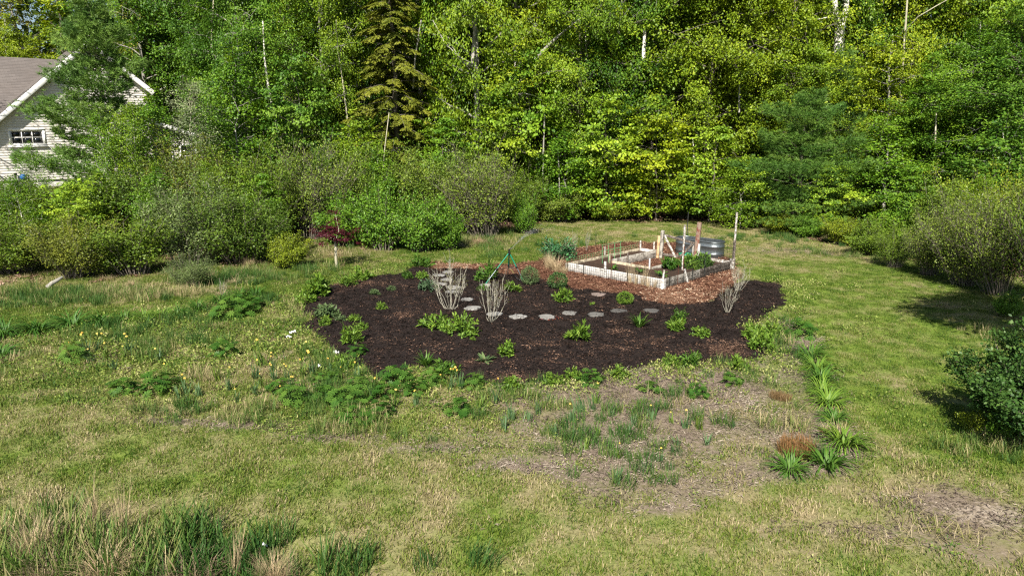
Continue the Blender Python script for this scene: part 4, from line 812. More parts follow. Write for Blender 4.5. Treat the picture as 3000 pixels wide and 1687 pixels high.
MID = (0.092, 0.205, 0.014); DEEPG = (0.068, 0.165, 0.016); YEL = (0.165, 0.250, 0.012); YG = (0.125, 0.222, 0.013); LIME = (0.155, 0.275, 0.020); OLIVE = (0.130, 0.155, 0.017); PINE = (0.105, 0.205, 0.038); BLUEP = (0.090, 0.190, 0.030); SILV = (0.21, 0.265, 0.13); BUFF = (0.20, 0.21, 0.035)
T_ = tree
FILL = [(760, 40), (860, 39.5), (1050, 40.5), (1330, 39.5), (1450, 41), (1600, 42), (1720, 40.5), (1850, 41), (1960, 40), (2100, 40.5), (2200, 39.5), (2380, 39), (2480, 38), (2640, 36.5), (2740, 37), (2880, 34.5), (3000, 33.5), (2990, 38), (680, 41.5), (1170, 43), (1240, 38.6)]
for k, (px, d) in enumerate(FILL): T_(px, d, 12.5 + (k % 3), 3.0, ('maple', 'aspen', 'oak')[k % 3], (MID, YG, DEEPG, YEL)[(k * 7) % 4], 'leafy tree standing deep in the wood behind the front row', group='trees deep in the wood', name='woodland_tree')
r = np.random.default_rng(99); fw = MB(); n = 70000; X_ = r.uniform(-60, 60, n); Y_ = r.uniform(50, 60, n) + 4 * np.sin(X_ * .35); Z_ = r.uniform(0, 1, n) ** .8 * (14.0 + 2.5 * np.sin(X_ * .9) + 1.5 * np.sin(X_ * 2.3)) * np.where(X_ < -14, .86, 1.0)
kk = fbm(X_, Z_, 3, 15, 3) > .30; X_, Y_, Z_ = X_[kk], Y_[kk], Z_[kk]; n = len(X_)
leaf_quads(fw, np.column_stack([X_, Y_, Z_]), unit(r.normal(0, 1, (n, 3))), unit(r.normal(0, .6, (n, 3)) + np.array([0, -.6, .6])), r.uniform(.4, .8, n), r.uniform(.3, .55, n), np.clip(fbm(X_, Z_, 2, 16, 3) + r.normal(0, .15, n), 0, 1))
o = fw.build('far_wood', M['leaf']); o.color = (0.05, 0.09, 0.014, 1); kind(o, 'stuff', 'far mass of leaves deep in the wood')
# --- around the house
T_(325, 31.4, 8.2, 3.35, 'pine', PINE, 'bushy white pine standing right in front of the house gable', var=0)
T_(560, 31.2, 5.0, 1.5, 'silver', SILV, 'pale silvery-leaved small tree right of the house')
T_(330, 28.6, 4.2, 1.0, 'birchling', MID, 'thin birch sapling with white stem before the pine', rz=0.2)
T_(405, 28.9, 4.6, 1.1, 'birchling', YG, 'thin pale-stemmed sapling right of the pine trunk', rz=2.2)
T_(452, 30.2, 4.4, 1.5, 'young', MID, 'leafy young tree hiding the right end of the house', var=0)
T_(118, 28.2, 3.2, 0.7, 'birchling', MID, 'spindly sapling before the house wall under its window', rz=1.0)
T_(-40, 31.0, 3.6, 0.9, 'bare', OLIVE, 'grey half-leafless sapling at the left edge before the house')
T_(-10, 49, 14.2, 3.4, 'tall', BUFF, 'tall thin-crowned tree behind the left roof of the house', var=1)
T_(110, 54, 15.0, 3.6, 'tall', YEL, 'tall yellowish tree behind the house roof with sky showing through', var=1)
T_(215, 50, 13.6, 3.2, 'tall', YEL, 'yellow-green tree behind the house ridge', var=0)
T_(60, 45, 9.6, 2.8, 'oak', YEL, 'low rounded yellow-green tree just over the left roof')
T_(330, 52, 15.5, 3.6, 'tall', MID, 'tall tree behind the top of the pine', var=0)
T_(445, 46, 14.0, 3.0, 'bare', OLIVE, 'dark-limbed sparse tree behind the pine on its right')
T_(425, 49, 14.0, 3.0, 'maple', MID, 'bright green maple between the pine and the dense green wall')
T_(520, 47.0, 14.4, 3.1, 'maple', MID, 'lush green maple rising behind the silvery tree')
T_(668, 42.6, 13.0, 3.0, 'maple', DEEPG, 'dense deep green maple right of the silvery tree')
T_(585, 46, 15.5, 3.2, 'tall', DEEPG, 'tall dark tree behind the lush green maples', var=0)
T_(700, 46.5, 15.8, 3.0, 'tall', DEEPG, 'tall dark trunked tree under the blue gap of sky', var=1)
# --- the middle of the wall of trees
T_(735, 36.2, 11.8, 2.6, 'aspen', DEEPG, 'dark small-leaved tree behind the white leaning birch trunk', var=1)
T_(880, 36.4, 12.0, 2.5, 'aspen', MID, 'fresh green aspen left of the hemlock')
T_(965, 36.0, 11.6, 2.4, 'aspen', YG, 'yellowish fine-leaved aspen beside the hemlock')
T_(830, 44, 15, 3.3, 'tall', YEL, 'tall yellowish tree behind the aspens', var=0)
T_(960, 45, 15, 3.3, 'pine', DEEPG, 'dark pine top looking out above the aspens')
T_(1165, 35.8, 13.5, 3.5, 'hemlock', OLIVE, 'olive feathery hemlock in the middle of the wood edge')
T_(1085, 41.0, 13.5, 3.2, 'oak', YEL, 'yellow-green oak above the left shoulder of the hemlock', var=1)
T_(1265, 41.5, 13.5, 3.2, 'oak', YEL, 'yellow-green oak with mottled trunk above the hemlock', var=0)
T_(1400, 36.4, 13.0, 3.3, 'oak', YG, 'oak with bare grey limbs right of the hemlock', var=0, rz=2.0)
T_(1520, 38.5, 13.0, 3.3, 'oak', YEL, 'bright yellow-green oak with a long slanting bare limb', var=1)
T_(1640, 39.5, 13.4, 3.2, 'oak', YEL, 'sunlit yellow oak at the top middle of the wood', var=0)
T_(1560, 35.2, 8.2, 2.3, 'young', MID, 'shaded mid-green young maple below the slanting bare limb', var=1)
T_(1480, 34.6, 6.4, 1.9, 'young', YG, 'young tree with bright leaves beside the grey oak trunk', var=1)
T_(1700, 36.0, 11.4, 2.8, 'maple', YG, 'sunny layered maple behind the raised bed')
T_(1800, 36.8, 12.4, 2.9, 'aspen', DEEPG, 'small-leaved green tree above the layered maple', var=1)
T_(1780, 34.8, 6.2, 2.1, 'young', LIME, 'lime-green low maple spreading in layers over the lawn edge', var=1)
T_(1660, 34.3, 4.2, 1.7, 'young', MID, 'leafy sapling at the foot of the layered maple', var=0)
T_(1905, 37.0, 13.2, 3.1, 'maple', YG, 'tall yellow-green maple left of the tall stake')
T_(1930, 34.4, 5.2, 2.1, 'young', YEL, 'yellow sapling low behind the tall wooden stakes', var=1)
T_(2060, 36.4, 12.6, 3.2, 'maple', YEL, 'tall yellow-green maple above the right end of the bed')
T_(2175, 35.6, 10.6, 2.6, 'maple', YEL, 'yellow maple whose branches hang over the right pine', var=2)
T_(2085, 33.8, 4.6, 1.9, 'young', LIME, 'lime-green sapling behind the tallest grey stake', var=1)
T_(2180, 31.8, 2.9, 1.4, 'young', LIME, 'bright sapling between the tallest stake and the right pine', var=0)
T_(1990, 44, 15.2, 3.4, 'tall', MID, 'tall forest tree behind the yellow maples', var=0)
T_(1370, 46, 15.4, 3.4, 'tall', YG, 'tall forest tree behind the grey-limbed oak', var=1)
T_(1500, 47, 15.4, 3.4, 'tall', YEL, 'tall thin forest tree behind the yellow oaks', var=0)
T_(1745, 46, 15.0, 3.3, 'tall', YEL, 'tall forest tree under the small gap of sky', var=1)
T_(1860, 45, 15.6, 3.4, 'tall', DEEPG, 'deep green forest tree at the top right of the middle', var=0)
T_(1180, 47, 15.4, 3.4, 'tall', YEL, 'tall forest tree behind the hemlock tip', var=0)
T_(700, 33.6, 6.0, 1.8, 'young', MID, 'green young tree filling the wood edge beside the house extension', var=0)
T_(900, 33.8, 6.6, 1.9, 'young', DEEPG, 'young green tree between the white birch and the hemlock', var=1)
T_(1050, 33.4, 4.6, 1.6, 'young', YG, 'light young tree at the left foot of the hemlock', var=0)
T_(1290, 33.8, 5.0, 1.6, 'young', MID, 'young tree at the right foot of the hemlock', var=1)
T_(2310, 34.6, 9.4, 2.4, 'maple', YG, 'leafy maple directly behind the broad pine top', var=0)
T_(2440, 30.4, 3.0, 1.3, 'young', LIME, 'little bright maple at the right foot of the broad pine', var=1)
# --- the right side
T_(2345, 32.0, 5.8, 3.4, 'pine', BLUEP, 'broad blue-green pine low at the right of the wood edge', var=1)
T_(2440, 35.0, 7.9, 2.0, 'pine', PINE, 'slim pine rising behind the broad blue-green pine', var=0)
T_(2290, 36.4, 12.6, 2.9, 'maple', YEL, 'yellow-green maple behind the broad pine', var=1)
T_(2590, 34.4, 8.6, 2.6, 'oak', YEL, 'rounded yellow oak under the pale forked branches', var=1)
T_(2560, 39.5, 12.8, 3.2, 'aspen', MID, 'green tree between the grey birch fork and the pale branches', var=0)
T_(2690, 40.5, 13.6, 3.0, 'bare', YG, 'sparse tree with pale forked branches at the upper right')
T_(2710, 31.6, 7.4, 2.4, 'maple', MID, 'glossy green small maple right of the broad pine', var=0)
T_(2600, 30.6, 4.4, 2.0, 'young', MID, 'green understorey tree at the right foot of the pine', var=0)
T_(2820, 30.4, 8.8, 2.6, 'aspen', MID, 'green leafy tree behind the twiggy right-hand thicket', var=1)
T_(2820, 36.5, 12.4, 3.0, 'maple', MID, 'green maple high at the right with bright top', var=2)
T_(2945, 29.4, 9.2, 2.8, 'maple', DEEPG, 'dark maple at the upper right corner', var=0)
T_(3080, 27.0, 9.4, 2.7, 'maple', DEEPG, 'dark tree cut off by the right edge of the picture', var=1)
T_(2960, 26.0, 4.6, 1.9, 'young', DEEPG, 'low shaded tree at the right edge above the thicket', var=0)
T_(2440, 45, 15.4, 3.4, 'tall', MID, 'tall forest tree behind the grey birch fork', var=1)
T_(2720, 46, 15.2, 3.4, 'tall', DEEPG, 'tall forest tree behind the pale forked branches', var=0)
T_(2920, 43, 14.6, 3.4, 'tall', DEEPG, 'tall dark forest tree behind the upper right corner', var=0)
T_(2300, 47, 15.4, 3.4, 'tall', YG, 'tall forest tree behind the maple over the pine', var=0)
# out of frame, casting the shade on the right lawn and on the house
T_(0, 10.2, 8.6, 2.0, 'shade', MID, 'tree just beyond the right edge that shades the lawn', x=10.1)
T_(0, 31.3, 11.0, 3.0, 'bare', MID, 'tree just beyond the left edge that shades the house roof', x=-26.9, name='shade_tree')
# trees that show bare trunks
def trunk_tree(name, label, pts, radii, barkm, crown=None):
    o = thing(name, label, 'tree', (*pts[0][0][:2], pts[0][0][2]), 0, 'trees at the edge of the wood'); mb = MB(); b = np.array(pts[0][0])
    for P, rr in zip(pts, radii): P = np.array(P, float) - b; tube(mb, P, np.linspace(rr[0], rr[1], len(P)), 9)
    mb.build('trunk', M[barkm], o, True)
    if crown:
        cs_, n, L, W, col, seed = crown; r = np.random.default_rng(seed); mb = MB(); cen = np.repeat(np.array(cs_, float) - b, 7, 0) + r.normal(0, .55, (len(cs_) * 7, 3)); spray_leaves(r, mb, cen, unit(np.tile([[0.1, -1, 0.2]], (len(cen), 1)) + r.normal(0, .5, (len(cen), 3))), r.uniform(.25, .5, len(cen)), n, L, W, 0.5, vs=np.clip(r.normal(.5, .15, len(cen)), 0, 1)); c = mb.build('crown', M['leaf'], o); c.color = (*col, 1)
    return o
def V3(px, py, d): return (x_at(px, d, z_at(py, d)), d, z_at(py, d))
trunk_tree('birch_tree', 'thick grey-white forked birch trunk above the broad pine', [[V3(2452, 600, 36.2), V3(2455, 250, 36.2), V3(2457, 150, 36.2), V3(2460, 75, 36.2)], [V3(2458, 92, 36.2), V3(2447, 40, 36.1), V3(2443, -60, 36.0)], [V3(2460, 85, 36.2), V3(2476, 40, 36.3), V3(2488, -60, 36.4)], [V3(2457, 60, 36.1), V3(2425, 52, 35.8), V3(2395, 58, 35.6)]],
           [(0.27, 0.23), (0.16, 0.12), (0.17, 0.12), (0.05, 0.02)], 'birch_bark', ([V3(2380, 20, 34.0), V3(2530, 10, 36.2), V3(2455, 185, 33.8), V3(2440, 225, 33.8), V3(2470, 260, 33.8), V3(2450, 300, 33.8), V3(2500, 200, 33.9)], 60, 0.13, 0.09, YEL, 3))
trunk_tree('oak_tree', 'grey mottled oak trunk with stubby limbs in the middle of the wood', [[V3(1412, 500, 35.4), V3(1408, 430, 35.4), V3(1398, 300, 35.4), V3(1386, 180, 35.4), V3(1392, 90, 35.4), V3(1380, -40, 34.6)], [V3(1388, 205, 35.4), V3(1372, 190, 34.2), V3(1358, 187, 34.0)], [V3(1386, 190, 35.4), V3(1340, 165, 34.2), V3(1300, 120, 34.3), V3(1268, 60, 35.4)]],
           [(0.17, 0.08), (0.09, 0.05), (0.045, 0.015)], 'grey_bark', ([V3(1440, 90, 33.9), V3(1470, 180, 33.9), V3(1450, 250, 33.8), V3(1330, 60, 34.0), V3(1480, 330, 33.8), V3(1440, 380, 33.9)], 48, 0.15, 0.08, YEL, 4))
trunk_tree('oak_tree', 'long pale slanting limb of a leaning oak near the top middle', [[V3(1520, 250, 35.4), V3(1560, 185, 35.2), V3(1610, 130, 35.0), V3(1645, 100, 34.9)], [V3(1520, 250, 35.4), V3(1508, 420, 35.6), V3(1505, 560, 35.6)], [V3(1645, 100, 34.9), V3(1700, 55, 34.9), V3(1790, 40, 34.8)]],
           [(0.11, 0.06), (0.12, 0.15), (0.055, 0.015)], 'grey_bark', ([V3(1560, 120, 34.6), V3(1660, 60, 34.6), V3(1700, 130, 34.7), V3(1590, 200, 34.6)], 44, 0.14, 0.08, YEL, 5))
trunk_tree('birch_tree', 'slim white birch trunk leaning in the dark green left of the hemlock', [[V3(838, 500, 34.6), V3(820, 400, 34.6), V3(796, 300, 34.6), V3(784, 240, 34.6), V3(775, 170, 34.6), V3(770, 60, 34.8)]], [(0.085, 0.03)], 'birch_bark', ([V3(740, 120, 33.2), V3(800, 90, 33.2), V3(760, 40, 33.3)], 40, 0.09, 0.065, MID, 6))
trunk_tree('birch_tree', 'thin orange-pale birch stem just left of the hemlock', [[V3(1030, 480, 34.8), V3(1016, 330, 34.8), V3(1003, 230, 34.8), V3(990, 150, 34.8), V3(985, 60, 33.7)]], [(0.045, 0.02)], 'pale_twig', ([V3(960, 120, 34.6), V3(1010, 90, 34.6)], 40, 0.085, 0.06, YG, 7))
trunk_tree('birch_tree', 'short white birch trunk low behind the leaning yellow branches', [[V3(2035, 560, 34.0), V3(2033, 470, 34.0), V3(2030, 405, 34.0)]], [(0.06, 0.03)], 'birch_bark')
trunk_tree('birch_tree', 'pale stem with a long arching branch at the upper right', [[V3(2645, 190, 34.6), V3(2652, 90, 34.6), V3(2658, 0, 34.6), V3(2662, -60, 34.6)], [V3(2650, 95, 34.6), V3(2690, 50, 33.3), V3(2740, 20, 33.2), V3(2790, -8, 33.1)], [V3(2645, 190, 34.6), V3(2630, 420, 34.6), V3(2625, 600, 34.6)]], [(0.06, 0.03), (0.035, 0.012), (0.065, 0.08)], 'pale_twig', ([V3(2560, 130, 33.0), V3(2620, 170, 33.0), V3(2700, 110, 33.1)], 44, 0.14, 0.07, YEL, 8))

for k, (px, top, bot, dx, d, rr, bk, lab) in enumerate([(1210, 60, 260, 24, 35.6, .05, 'grey_bark', 'grey slanting stem above the right shoulder of the hemlock'), (1590, 330, 560, 6, 34.2, .045, 'grey_bark', 'thin grey stem in the dark gap behind the raised bed, left one'), (1640, 400, 600, -8, 34.0, .035, 'grey_bark', 'thin grey stem in the dark gap behind the raised bed, right one'), (1720, 60, 220, -6, 36.6, .06, 'birch_bark', 'birch stem showing high among the yellow oaks'), (1885, 90, 190, 4, 35.4, .10, 'birch_bark', 'short bit of white birch trunk high in the yellow maples'), (2165, 190, 330, 6, 34.6, .05, 'grey_bark', 'pale forked stem inside the tall yellow-green maple'), (2590, 420, 640, 14, 30.2, .03, 'grey_bark', 'thin grey stem in the dark understorey right of the pine'), (2655, 440, 650, -12, 30.4, .028, 'pale_twig', 'pale thin stem in the dark understorey right of the pine'), (2740, 330, 420, 3, 29.6, .035, 'pale_twig', 'short pale stem before the green right-hand trees'), (1120, 330, 560, 20, 33.0, .03, 'pale_twig', 'pale thin stem at the left foot of the hemlock'), (860, 10, 130, -10, 38.0, .10, 'bark', 'dark trunk high under the blue gap of sky'), (620, 0, 140, 6, 37.0, .05, 'pale_twig', 'pale thin stem high above the house extension')]):
    trunk_tree('slender_tree', lab, [[V3(px, bot, d), V3(px + dx * .3, (top + bot) / 2, d), V3(px + dx, top, d + .1)]], [(rr, rr * .7)], bk)
# ------------------------------------------------------------------ shrubs
SHR = {'dense': [shrub(1), shrub(2, R=1.7), shrub(3, L=0.085, W=0.058, nleaf=15000)], 'twiggy': [shrub(11, ns=70, nleaf=15000, L=0.065, W=0.044, tw=1.2, r0=0.011), shrub(12, ns=80, nleaf=16000, L=0.065, W=0.044, tw=1.3, r0=0.012)],
       'bright': [shrub(21, H=1.5, R=1.1, ns=46, nleaf=14000, L=0.07, W=0.05, low=0.02, jit=0.09)], 'silver': [shrub(31, nleaf=20000, L=0.07, W=0.036, up=0.4)], 'broad': [shrub(41, H=2.2, R=1.1, ns=20, nleaf=2600, L=0.13, W=0.10, jit=0.14)]}
SSZ = {'dense': [(2.6, 1.5), (2.6, 1.7), (2.6, 1.5)], 'twiggy': [(2.6, 1.5), (2.6, 1.5)], 'bright': [(1.5, 1.1)], 'silver': [(2.6, 1.5)], 'broad': [(2.2, 1.1)]}
SG = (0.100, 0.175, 0.016); SD = (0.075, 0.140, 0.015); SB = (0.125, 0.160, 0.020); SL = (0.088, 0.200, 0.016); SY_ = (0.160, 0.225, 0.016); SS = (0.125, 0.185, 0.058); SGR = (0.125, 0.190, 0.024)
_sc = {}
def bush(px, base, top, hw, kd, col, label, name='shrub', var=None, cat='shrub', group='shrubs along the wood edge', p=None):
    p = GT(px, base) if p is None else p; i = _sc.get(kd, 0); _sc[kd] = i + 1; v = i % len(SHR[kd]) if var is None else var; h, r_ = SSZ[kd][v]
    R = hw * mpp(p); d = p[1] + R * 0.4; H = max(0.4, z_at(top, d) - p[2]); o = thing(name, label, cat, (p[0] * d / p[1], p[1] + R * 0.55, terr(p[0], p[1] + R * 0.55)), i * 2.1 + px * 0.01, group, (R / r_, R / r_, H / h))
    link('stems', SHR[kd][v][0], o); link('foliage', SHR[kd][v][1], o, color=col); q_ = math.sin(px * 1.7 + base); o.rotation_euler = (0.16 * q_, 0.16 * math.cos(px * 2.3), o.rotation_euler.z); o.scale = (o.scale[0] * (1 + .18 * q_), o.scale[1] * (1 - .12 * q_), o.scale[2] * (1 + .08 * math.cos(px))); return o
b_ = bush
b_(40, 815, 640, 150, 'dense', SG, 'green bush at the left edge above the tall grass')
b_(215, 828, 660, 140, 'dense', SB, 'brownish green bush above the fallen log')
b_(385, 820, 650, 130, 'dense', SG, 'dense bush between the fallen log and the straw tufts')
b_(545, 800, 560, 140, 'silver', SS, 'tall greyish green bush above the dry straw tufts')
b_(700, 785, 560, 130, 'dense', SD, 'dark bush left of the yellowish rounded bush')
b_(860, 792, 712, 64, 'bright', SY_, 'small rounded yellowish bush left of the red maple')
b_(560, 850, 770, 70, 'silver', SS, 'low grey-green bush over the dry straw at the lawn edge')
b_(30, 700, 560, 150, 'dense', SD, 'dark thicket bush at the left edge under the house wall')
b_(165, 690, 560, 130, 'dense', SG, 'green thicket bush below the house window')
b_(300, 720, 540, 110, 'broad', LIME, 'bright big-leaved maple sprout below the pine')
b_(130, 730, 590, 60, 'broad', LIME, 'bright maple sprout in the left thicket')
b_(420, 700, 500, 140, 'dense', SD, 'dense shaded bush below the leafy young tree')
b_(560, 690, 480, 140, 'dense', SB, 'olive bush below the silvery tree')
b_(690, 690, 470, 130, 'dense', SG, 'green bush below the dark maple')
b_(800, 715, 480, 110, 'dense', SG, 'tall bush left of the pale bare stems')
b_(905, 712, 455, 110, 'twiggy', SGR, 'twiggy bush with long pale bare stems above the red maple')
b_(1010, 730, 610, 90, 'bright', SL, 'bright green mound right behind the red maple')
b_(1120, 742, 590, 90, 'bright', SL, 'bright green mound right of the one behind the red maple')
b_(1230, 745, 610, 85, 'bright', SL, 'bright green mound above the pale wood chips')
b_(1320, 738, 640, 60, 'bright', SL, 'small bright mound left of the bare stems by the lawn')
b_(1060, 690, 455, 120, 'dense', SG, 'tall green bush behind the bright mounds')
b_(1190, 690, 450, 120, 'dense', SGR, 'greyish green bush below the hemlock')
b_(1310, 690, 460, 110, 'dense', SG, 'tall bush below the right side of the hemlock')
b_(1420, 705, 470, 120, 'twiggy', SGR, 'twiggy grey-stemmed bush at the top corner of the lawn')
b_(1545, 690, 600, 50, 'bright', SL, 'small bright bush at the lawn corner behind the tripod')
b_(1545, 660, 520, 80, 'dense', SG, 'green bush behind the lawn corner')
b_(1640, 655, 560, 80, 'dense', SGR, 'low bush left behind the raised bed')
b_(1770, 648, 570, 80, 'dense', SY_, 'yellowish low bush behind the raised bed')
b_(1890, 645, 565, 80, 'dense', SY_, 'yellowish bush in line with the gate')
b_(2010, 645, 575, 80, 'dense', SG, 'green bush behind the stock tank')
b_(2130, 652, 560, 70, 'broad', LIME, 'big-leaved lime bush behind the tallest stake')
b_(2290, 690, 640, 60, 'bright', SY_, 'yellow-green knee-high bush below the broad pine')
b_(2375, 700, 650, 65, 'bright', SL, 'green knee-high bush right below the broad pine')
b_(2465, 722, 655, 70, 'bright', SY_, 'yellow-green bush at the bend of the lawn')
b_(2545, 752, 670, 70, 'bright', SG, 'green bush right of the bend of the lawn')
b_(2625, 790, 680, 60, 'dense', SG, 'dense bush left of the grey twiggy thicket')
b_(2730, 815, 620, 85, 'twiggy', SGR, 'grey twiggy thicket at the right, its left clump')
b_(2830, 850, 575, 105, 'twiggy', SGR, 'grey twiggy thicket at the right, its middle clump with pale stems')
b_(2930, 880, 565, 130, 'twiggy', SGR, 'grey twiggy thicket at the right, its tallest clump')
b_(3060, 905, 560, 120, 'twiggy', SG, 'leafy thicket clump cut by the right edge')
b_(2760, 760, 545, 120, 'dense', SG, 'green bush behind the grey twiggy thicket')
b_(2890, 760, 525, 120, 'dense', SY_, 'yellow-green bush high behind the twiggy thicket')
b_(2955, 935, 870, 50, 'bright', SL, 'low bright weed bush under the right thicket')
for px, base, H, R_, kd, col, lab in ((250, 740, 2.6, .8, 'young', LIME, 'bright sapling poking out of the left bushes'), (480, 745, 3.0, .9, 'young', MID, 'sapling between the grey-green bush and the dense bush'), (640, 735, 3.2, .8, 'birchling', YG, 'thin sapling rising out of the bushes left of the bare stems'), (770, 735, 2.8, .9, 'young', MID, 'sapling rising behind the yellowish rounded bush'), (90, 740, 2.8, .8, 'birchling', MID, 'thin sapling in the bushes at the far left'), (1130, 690, 3.4, 1.0, 'young', MID, 'sapling rising out of the bushes under the hemlock'), (1370, 690, 3.0, .9, 'birchling', YG, 'thin sapling between the tall bush and the grey-stemmed bush'), (950, 690, 3.4, .8, 'birchling', MID, 'thin sapling behind the pale bare stems'), (2640, 730, 3.2, 1.0, 'young', MID, 'sapling at the left end of the right-hand thicket'), (2850, 780, 3.0, .9, 'birchling', YG, 'thin sapling sticking out of the right-hand thicket')):
    q = GT(px, base); tree(0, q[1], H, R_, kd, col, lab, x=q[0], group='saplings in the shrub belt')
# the round shrub near the camera on the right
p = G(3005, 1288); rs = thing('round_shrub', 'glossy round shrub standing alone on the right lawn with a dark shadow', 'shrub', p, 0.6, None)
NS = shrub(77, H=1.45, R=1.0, ns=44, nleaf=34000, L=0.058, W=0.044, low=0.30, jit=0.07, r0=0.013, spread_=0.95); link('stems', NS[0], rs, scale=(0.94, 0.94, 0.88)); link('foliage', NS[1], rs, color=(0.040, 0.098, 0.018), scale=(0.94, 0.94, 0.88))
for k, (px, py, hw, tp0, col, lab) in enumerate(((2850, 1282, 38, 1215, SY_, 'light green leafy sprout at the left foot of the round shrub'), (2930, 1302, 40, 1240, SL, 'leafy sprout before the round shrub'), (2990, 1310, 45, 1225, SL, 'leafy sprout at the right edge before the round shrub'))):
    b_(px, py, tp0, hw, 'broad', col, lab, 'leafy_sprout', group='sprouts at the foot of the round shrub', cat='plant')
# little red maple with its support
p = G(986, 785); rm = thing('red_maple', 'small red-leaved maple with a pale stem at the left lawn edge', 'tree', p, 0)
mb = MB(); tube(mb, [(0, 0, -0.1), (0.0, 0, 0.45), (0.01, 0, 0.9)], [0.05, 0.045, 0.04], 8); tube(mb, [(0, 0, 0.55), (0.09, -0.02, 0.68)], 0.022, 6); tube(mb, [(0.0, 0, 0.85), (-0.2, 0, 1.1)], 0.018, 6); tube(mb, [(0.0, 0, 0.88), (0.15, 0, 1.25), (0.05, 0, 1.9)], [0.02, 0.015, 0.006], 6); mb.build('trunk', M['pale_twig'], rm, True)
r = np.random.default_rng(9); mb = MB(); cen = np.column_stack([r.normal(0, .32, 60), r.normal(0, .3, 60), r.normal(1.15, .16, 60)]); cen = np.vstack([cen, np.column_stack([r.normal(0.05, .07, 8), r.normal(0, .07, 8), r.uniform(1.5, 1.95, 8)])])
spray_leaves(r, mb, cen, unit(cen - np.array([0, 0, 1.0])), np.full(68, .11), 26, 0.075, 0.045, 0.6, vs=np.clip(r.normal(.5, .2, 68), 0, 1)); c = mb.build('crown', leaf_mat('red_leaf', trans=0.25, hue=0.02), rm); c.color = (0.065, 0.010, 0.015, 1)

# ------------------------------------------------------------------ small plants
def up_dirs(r, n, mn=0.15):
    d = unit(r.normal(0, 1, (n, 3))); d[:, 2] = np.abs(d[:, 2]); d[:, 2] = np.maximum(d[:, 2], mn); return unit(d)
def daylily(seed, n=115, L=0.55, W=0.024, rad=0.11, curl=2.0):
    r = np.random.default_rng(seed); mb = MB(); a = r.uniform(0, 6.283, n); rr = rad * np.sqrt(r.random(n)); b = np.column_stack([np.cos(a) * rr, np.sin(a) * rr, np.full(n, -0.02)]); az = a + r.normal(0, .5, n)
    straps(mb, b, az, L * r.uniform(.6, 1.15, n), r.uniform(.75, 1.45, n), curl * r.uniform(.6, 1.25, n), W, np.clip(r.normal(.5, .2, n), 0, 1), 6); return mb.mesh('leaves', M['plant'])
def iris(seed, n=16, L=0.30, W=0.019):
    r = np.random.default_rng(seed); mb = MB(); b = np.column_stack([r.normal(0, .025, n), r.normal(0, .025, n), np.full(n, -0.02)])
    straps(mb, b, r.uniform(0, 6.283, n), L * r.uniform(.6, 1.15, n), r.uniform(1.2, 1.55, n), r.uniform(.1, .6, n), W, np.clip(r.normal(.5, .2, n), 0, 1), 3); return mb.mesh('leaves', M['plant'])
def mound(seed, n=420, R=0.26, H=0.30, L=0.085, W=0.03, stems=True):
    r = np.random.default_rng(seed); mb = MB(); k = max(12, n // 11); d = up_dirs(r, k, 0.05); tip = d * np.array([R, R, H]) * r.uniform(.75, 1.05, (k, 1)); P, D, V = [], [], []
    for i in range(k):
        s = np.array([tip[i][0] * .25, tip[i][1] * .25, 0]); tt = r.uniform(.35, 1, 11); q = s + (tip[i] - s) * tt[:, None]; P.append(q + r.normal(0, .006, (11, 3))); D.append(unit(d[i] * 0.55 + r.normal(0, .55, (11, 3)) + np.array([0, 0, .25]))); V.append(np.clip(r.normal(.5, .12) + (tt - .7) * .25 + r.normal(0, .12, 11), 0, 1))
    P = np.concatenate(P); D = np.concatenate(D); V = np.concatenate(V); leaf_quads(mb, P, D, unit(np.array([0, 0, .6]) + P * 1.5 + r.normal(0, .4, P.shape)), L * r.uniform(.7, 1.2, len(P)), W, V, .12, 0, .5); return mb.mesh('leaves', M['plant'])
def ball(seed, R=0.24, n=1500, L=0.05, W=0.022):
    r = np.random.default_rng(seed); mb = MB(); d = unit(r.normal(0, 1, (n, 3))); rr = R * (1 + .12 * np.sin(d[:, 0] * 5 + seed) * np.cos(d[:, 1] * 4)) * r.uniform(.72, 1.03, n); P = d * rr[:, None] * np.array([1, 1, .92]) + np.array([0, 0, R * .85]); k = P[:, 2] > 0; P, d = P[k], d[k]; n = len(P)
    leaf_quads(mb, P, unit(d + r.normal(0, .45, (n, 3)) + np.array([0, 0, .3])), unit(d + r.normal(0, .5, (n, 3)) + np.array([0, 0, .4])), L * r.uniform(.7, 1.3, n), W, np.clip(r.normal(.5, .2, n), 0, 1), .1, 0, .5); return mb.mesh('leaves', M['plant'])
def lupin(seed, n=46, R=0.32, H=0.34, L=0.095, W=0.026):
    r = np.random.default_rng(seed); mb = MB(); d = up_dirs(r, n, .12); c = d * np.array([R, R, H]) * r.uniform(.6, 1.02, (n, 1)); P = np.repeat(c, 9, 0); a = np.tile(np.arange(9) * .698, n) + np.repeat(r.uniform(0, 6, n), 9); nr = unit(d * .6 + np.array([0, 0, .9]) + r.normal(0, .25, (n, 3))); t1 = unit(np.cross(nr, [0.3, 1, 0.1])); t2 = np.cross(nr, t1)
    D = np.cos(a)[:, None] * np.repeat(t1, 9, 0) + np.sin(a)[:, None] * np.repeat(t2, 9, 0) + np.repeat(nr, 9, 0) * .18; V = np.repeat(np.clip(r.normal(.5, .2, n), 0, 1), 9)
    leaf_quads(mb, P, unit(D), np.repeat(nr, 9, 0), L * np.repeat(r.uniform(.7, 1.15, n), 9), W, V, .12, 0, .62)
    for i in range(0, n, 2): straps(mb, np.array([[c[i][0] * .1, c[i][1] * .1, -.01]]), np.array([math.atan2(c[i][1], c[i][0])]), np.array([np.linalg.norm(c[i])]), np.array([math.asin(c[i][2] / np.linalg.norm(c[i]))]), np.array([0.0]), .008, .3, 2)
    return mb.mesh('leaves', M['plant'])
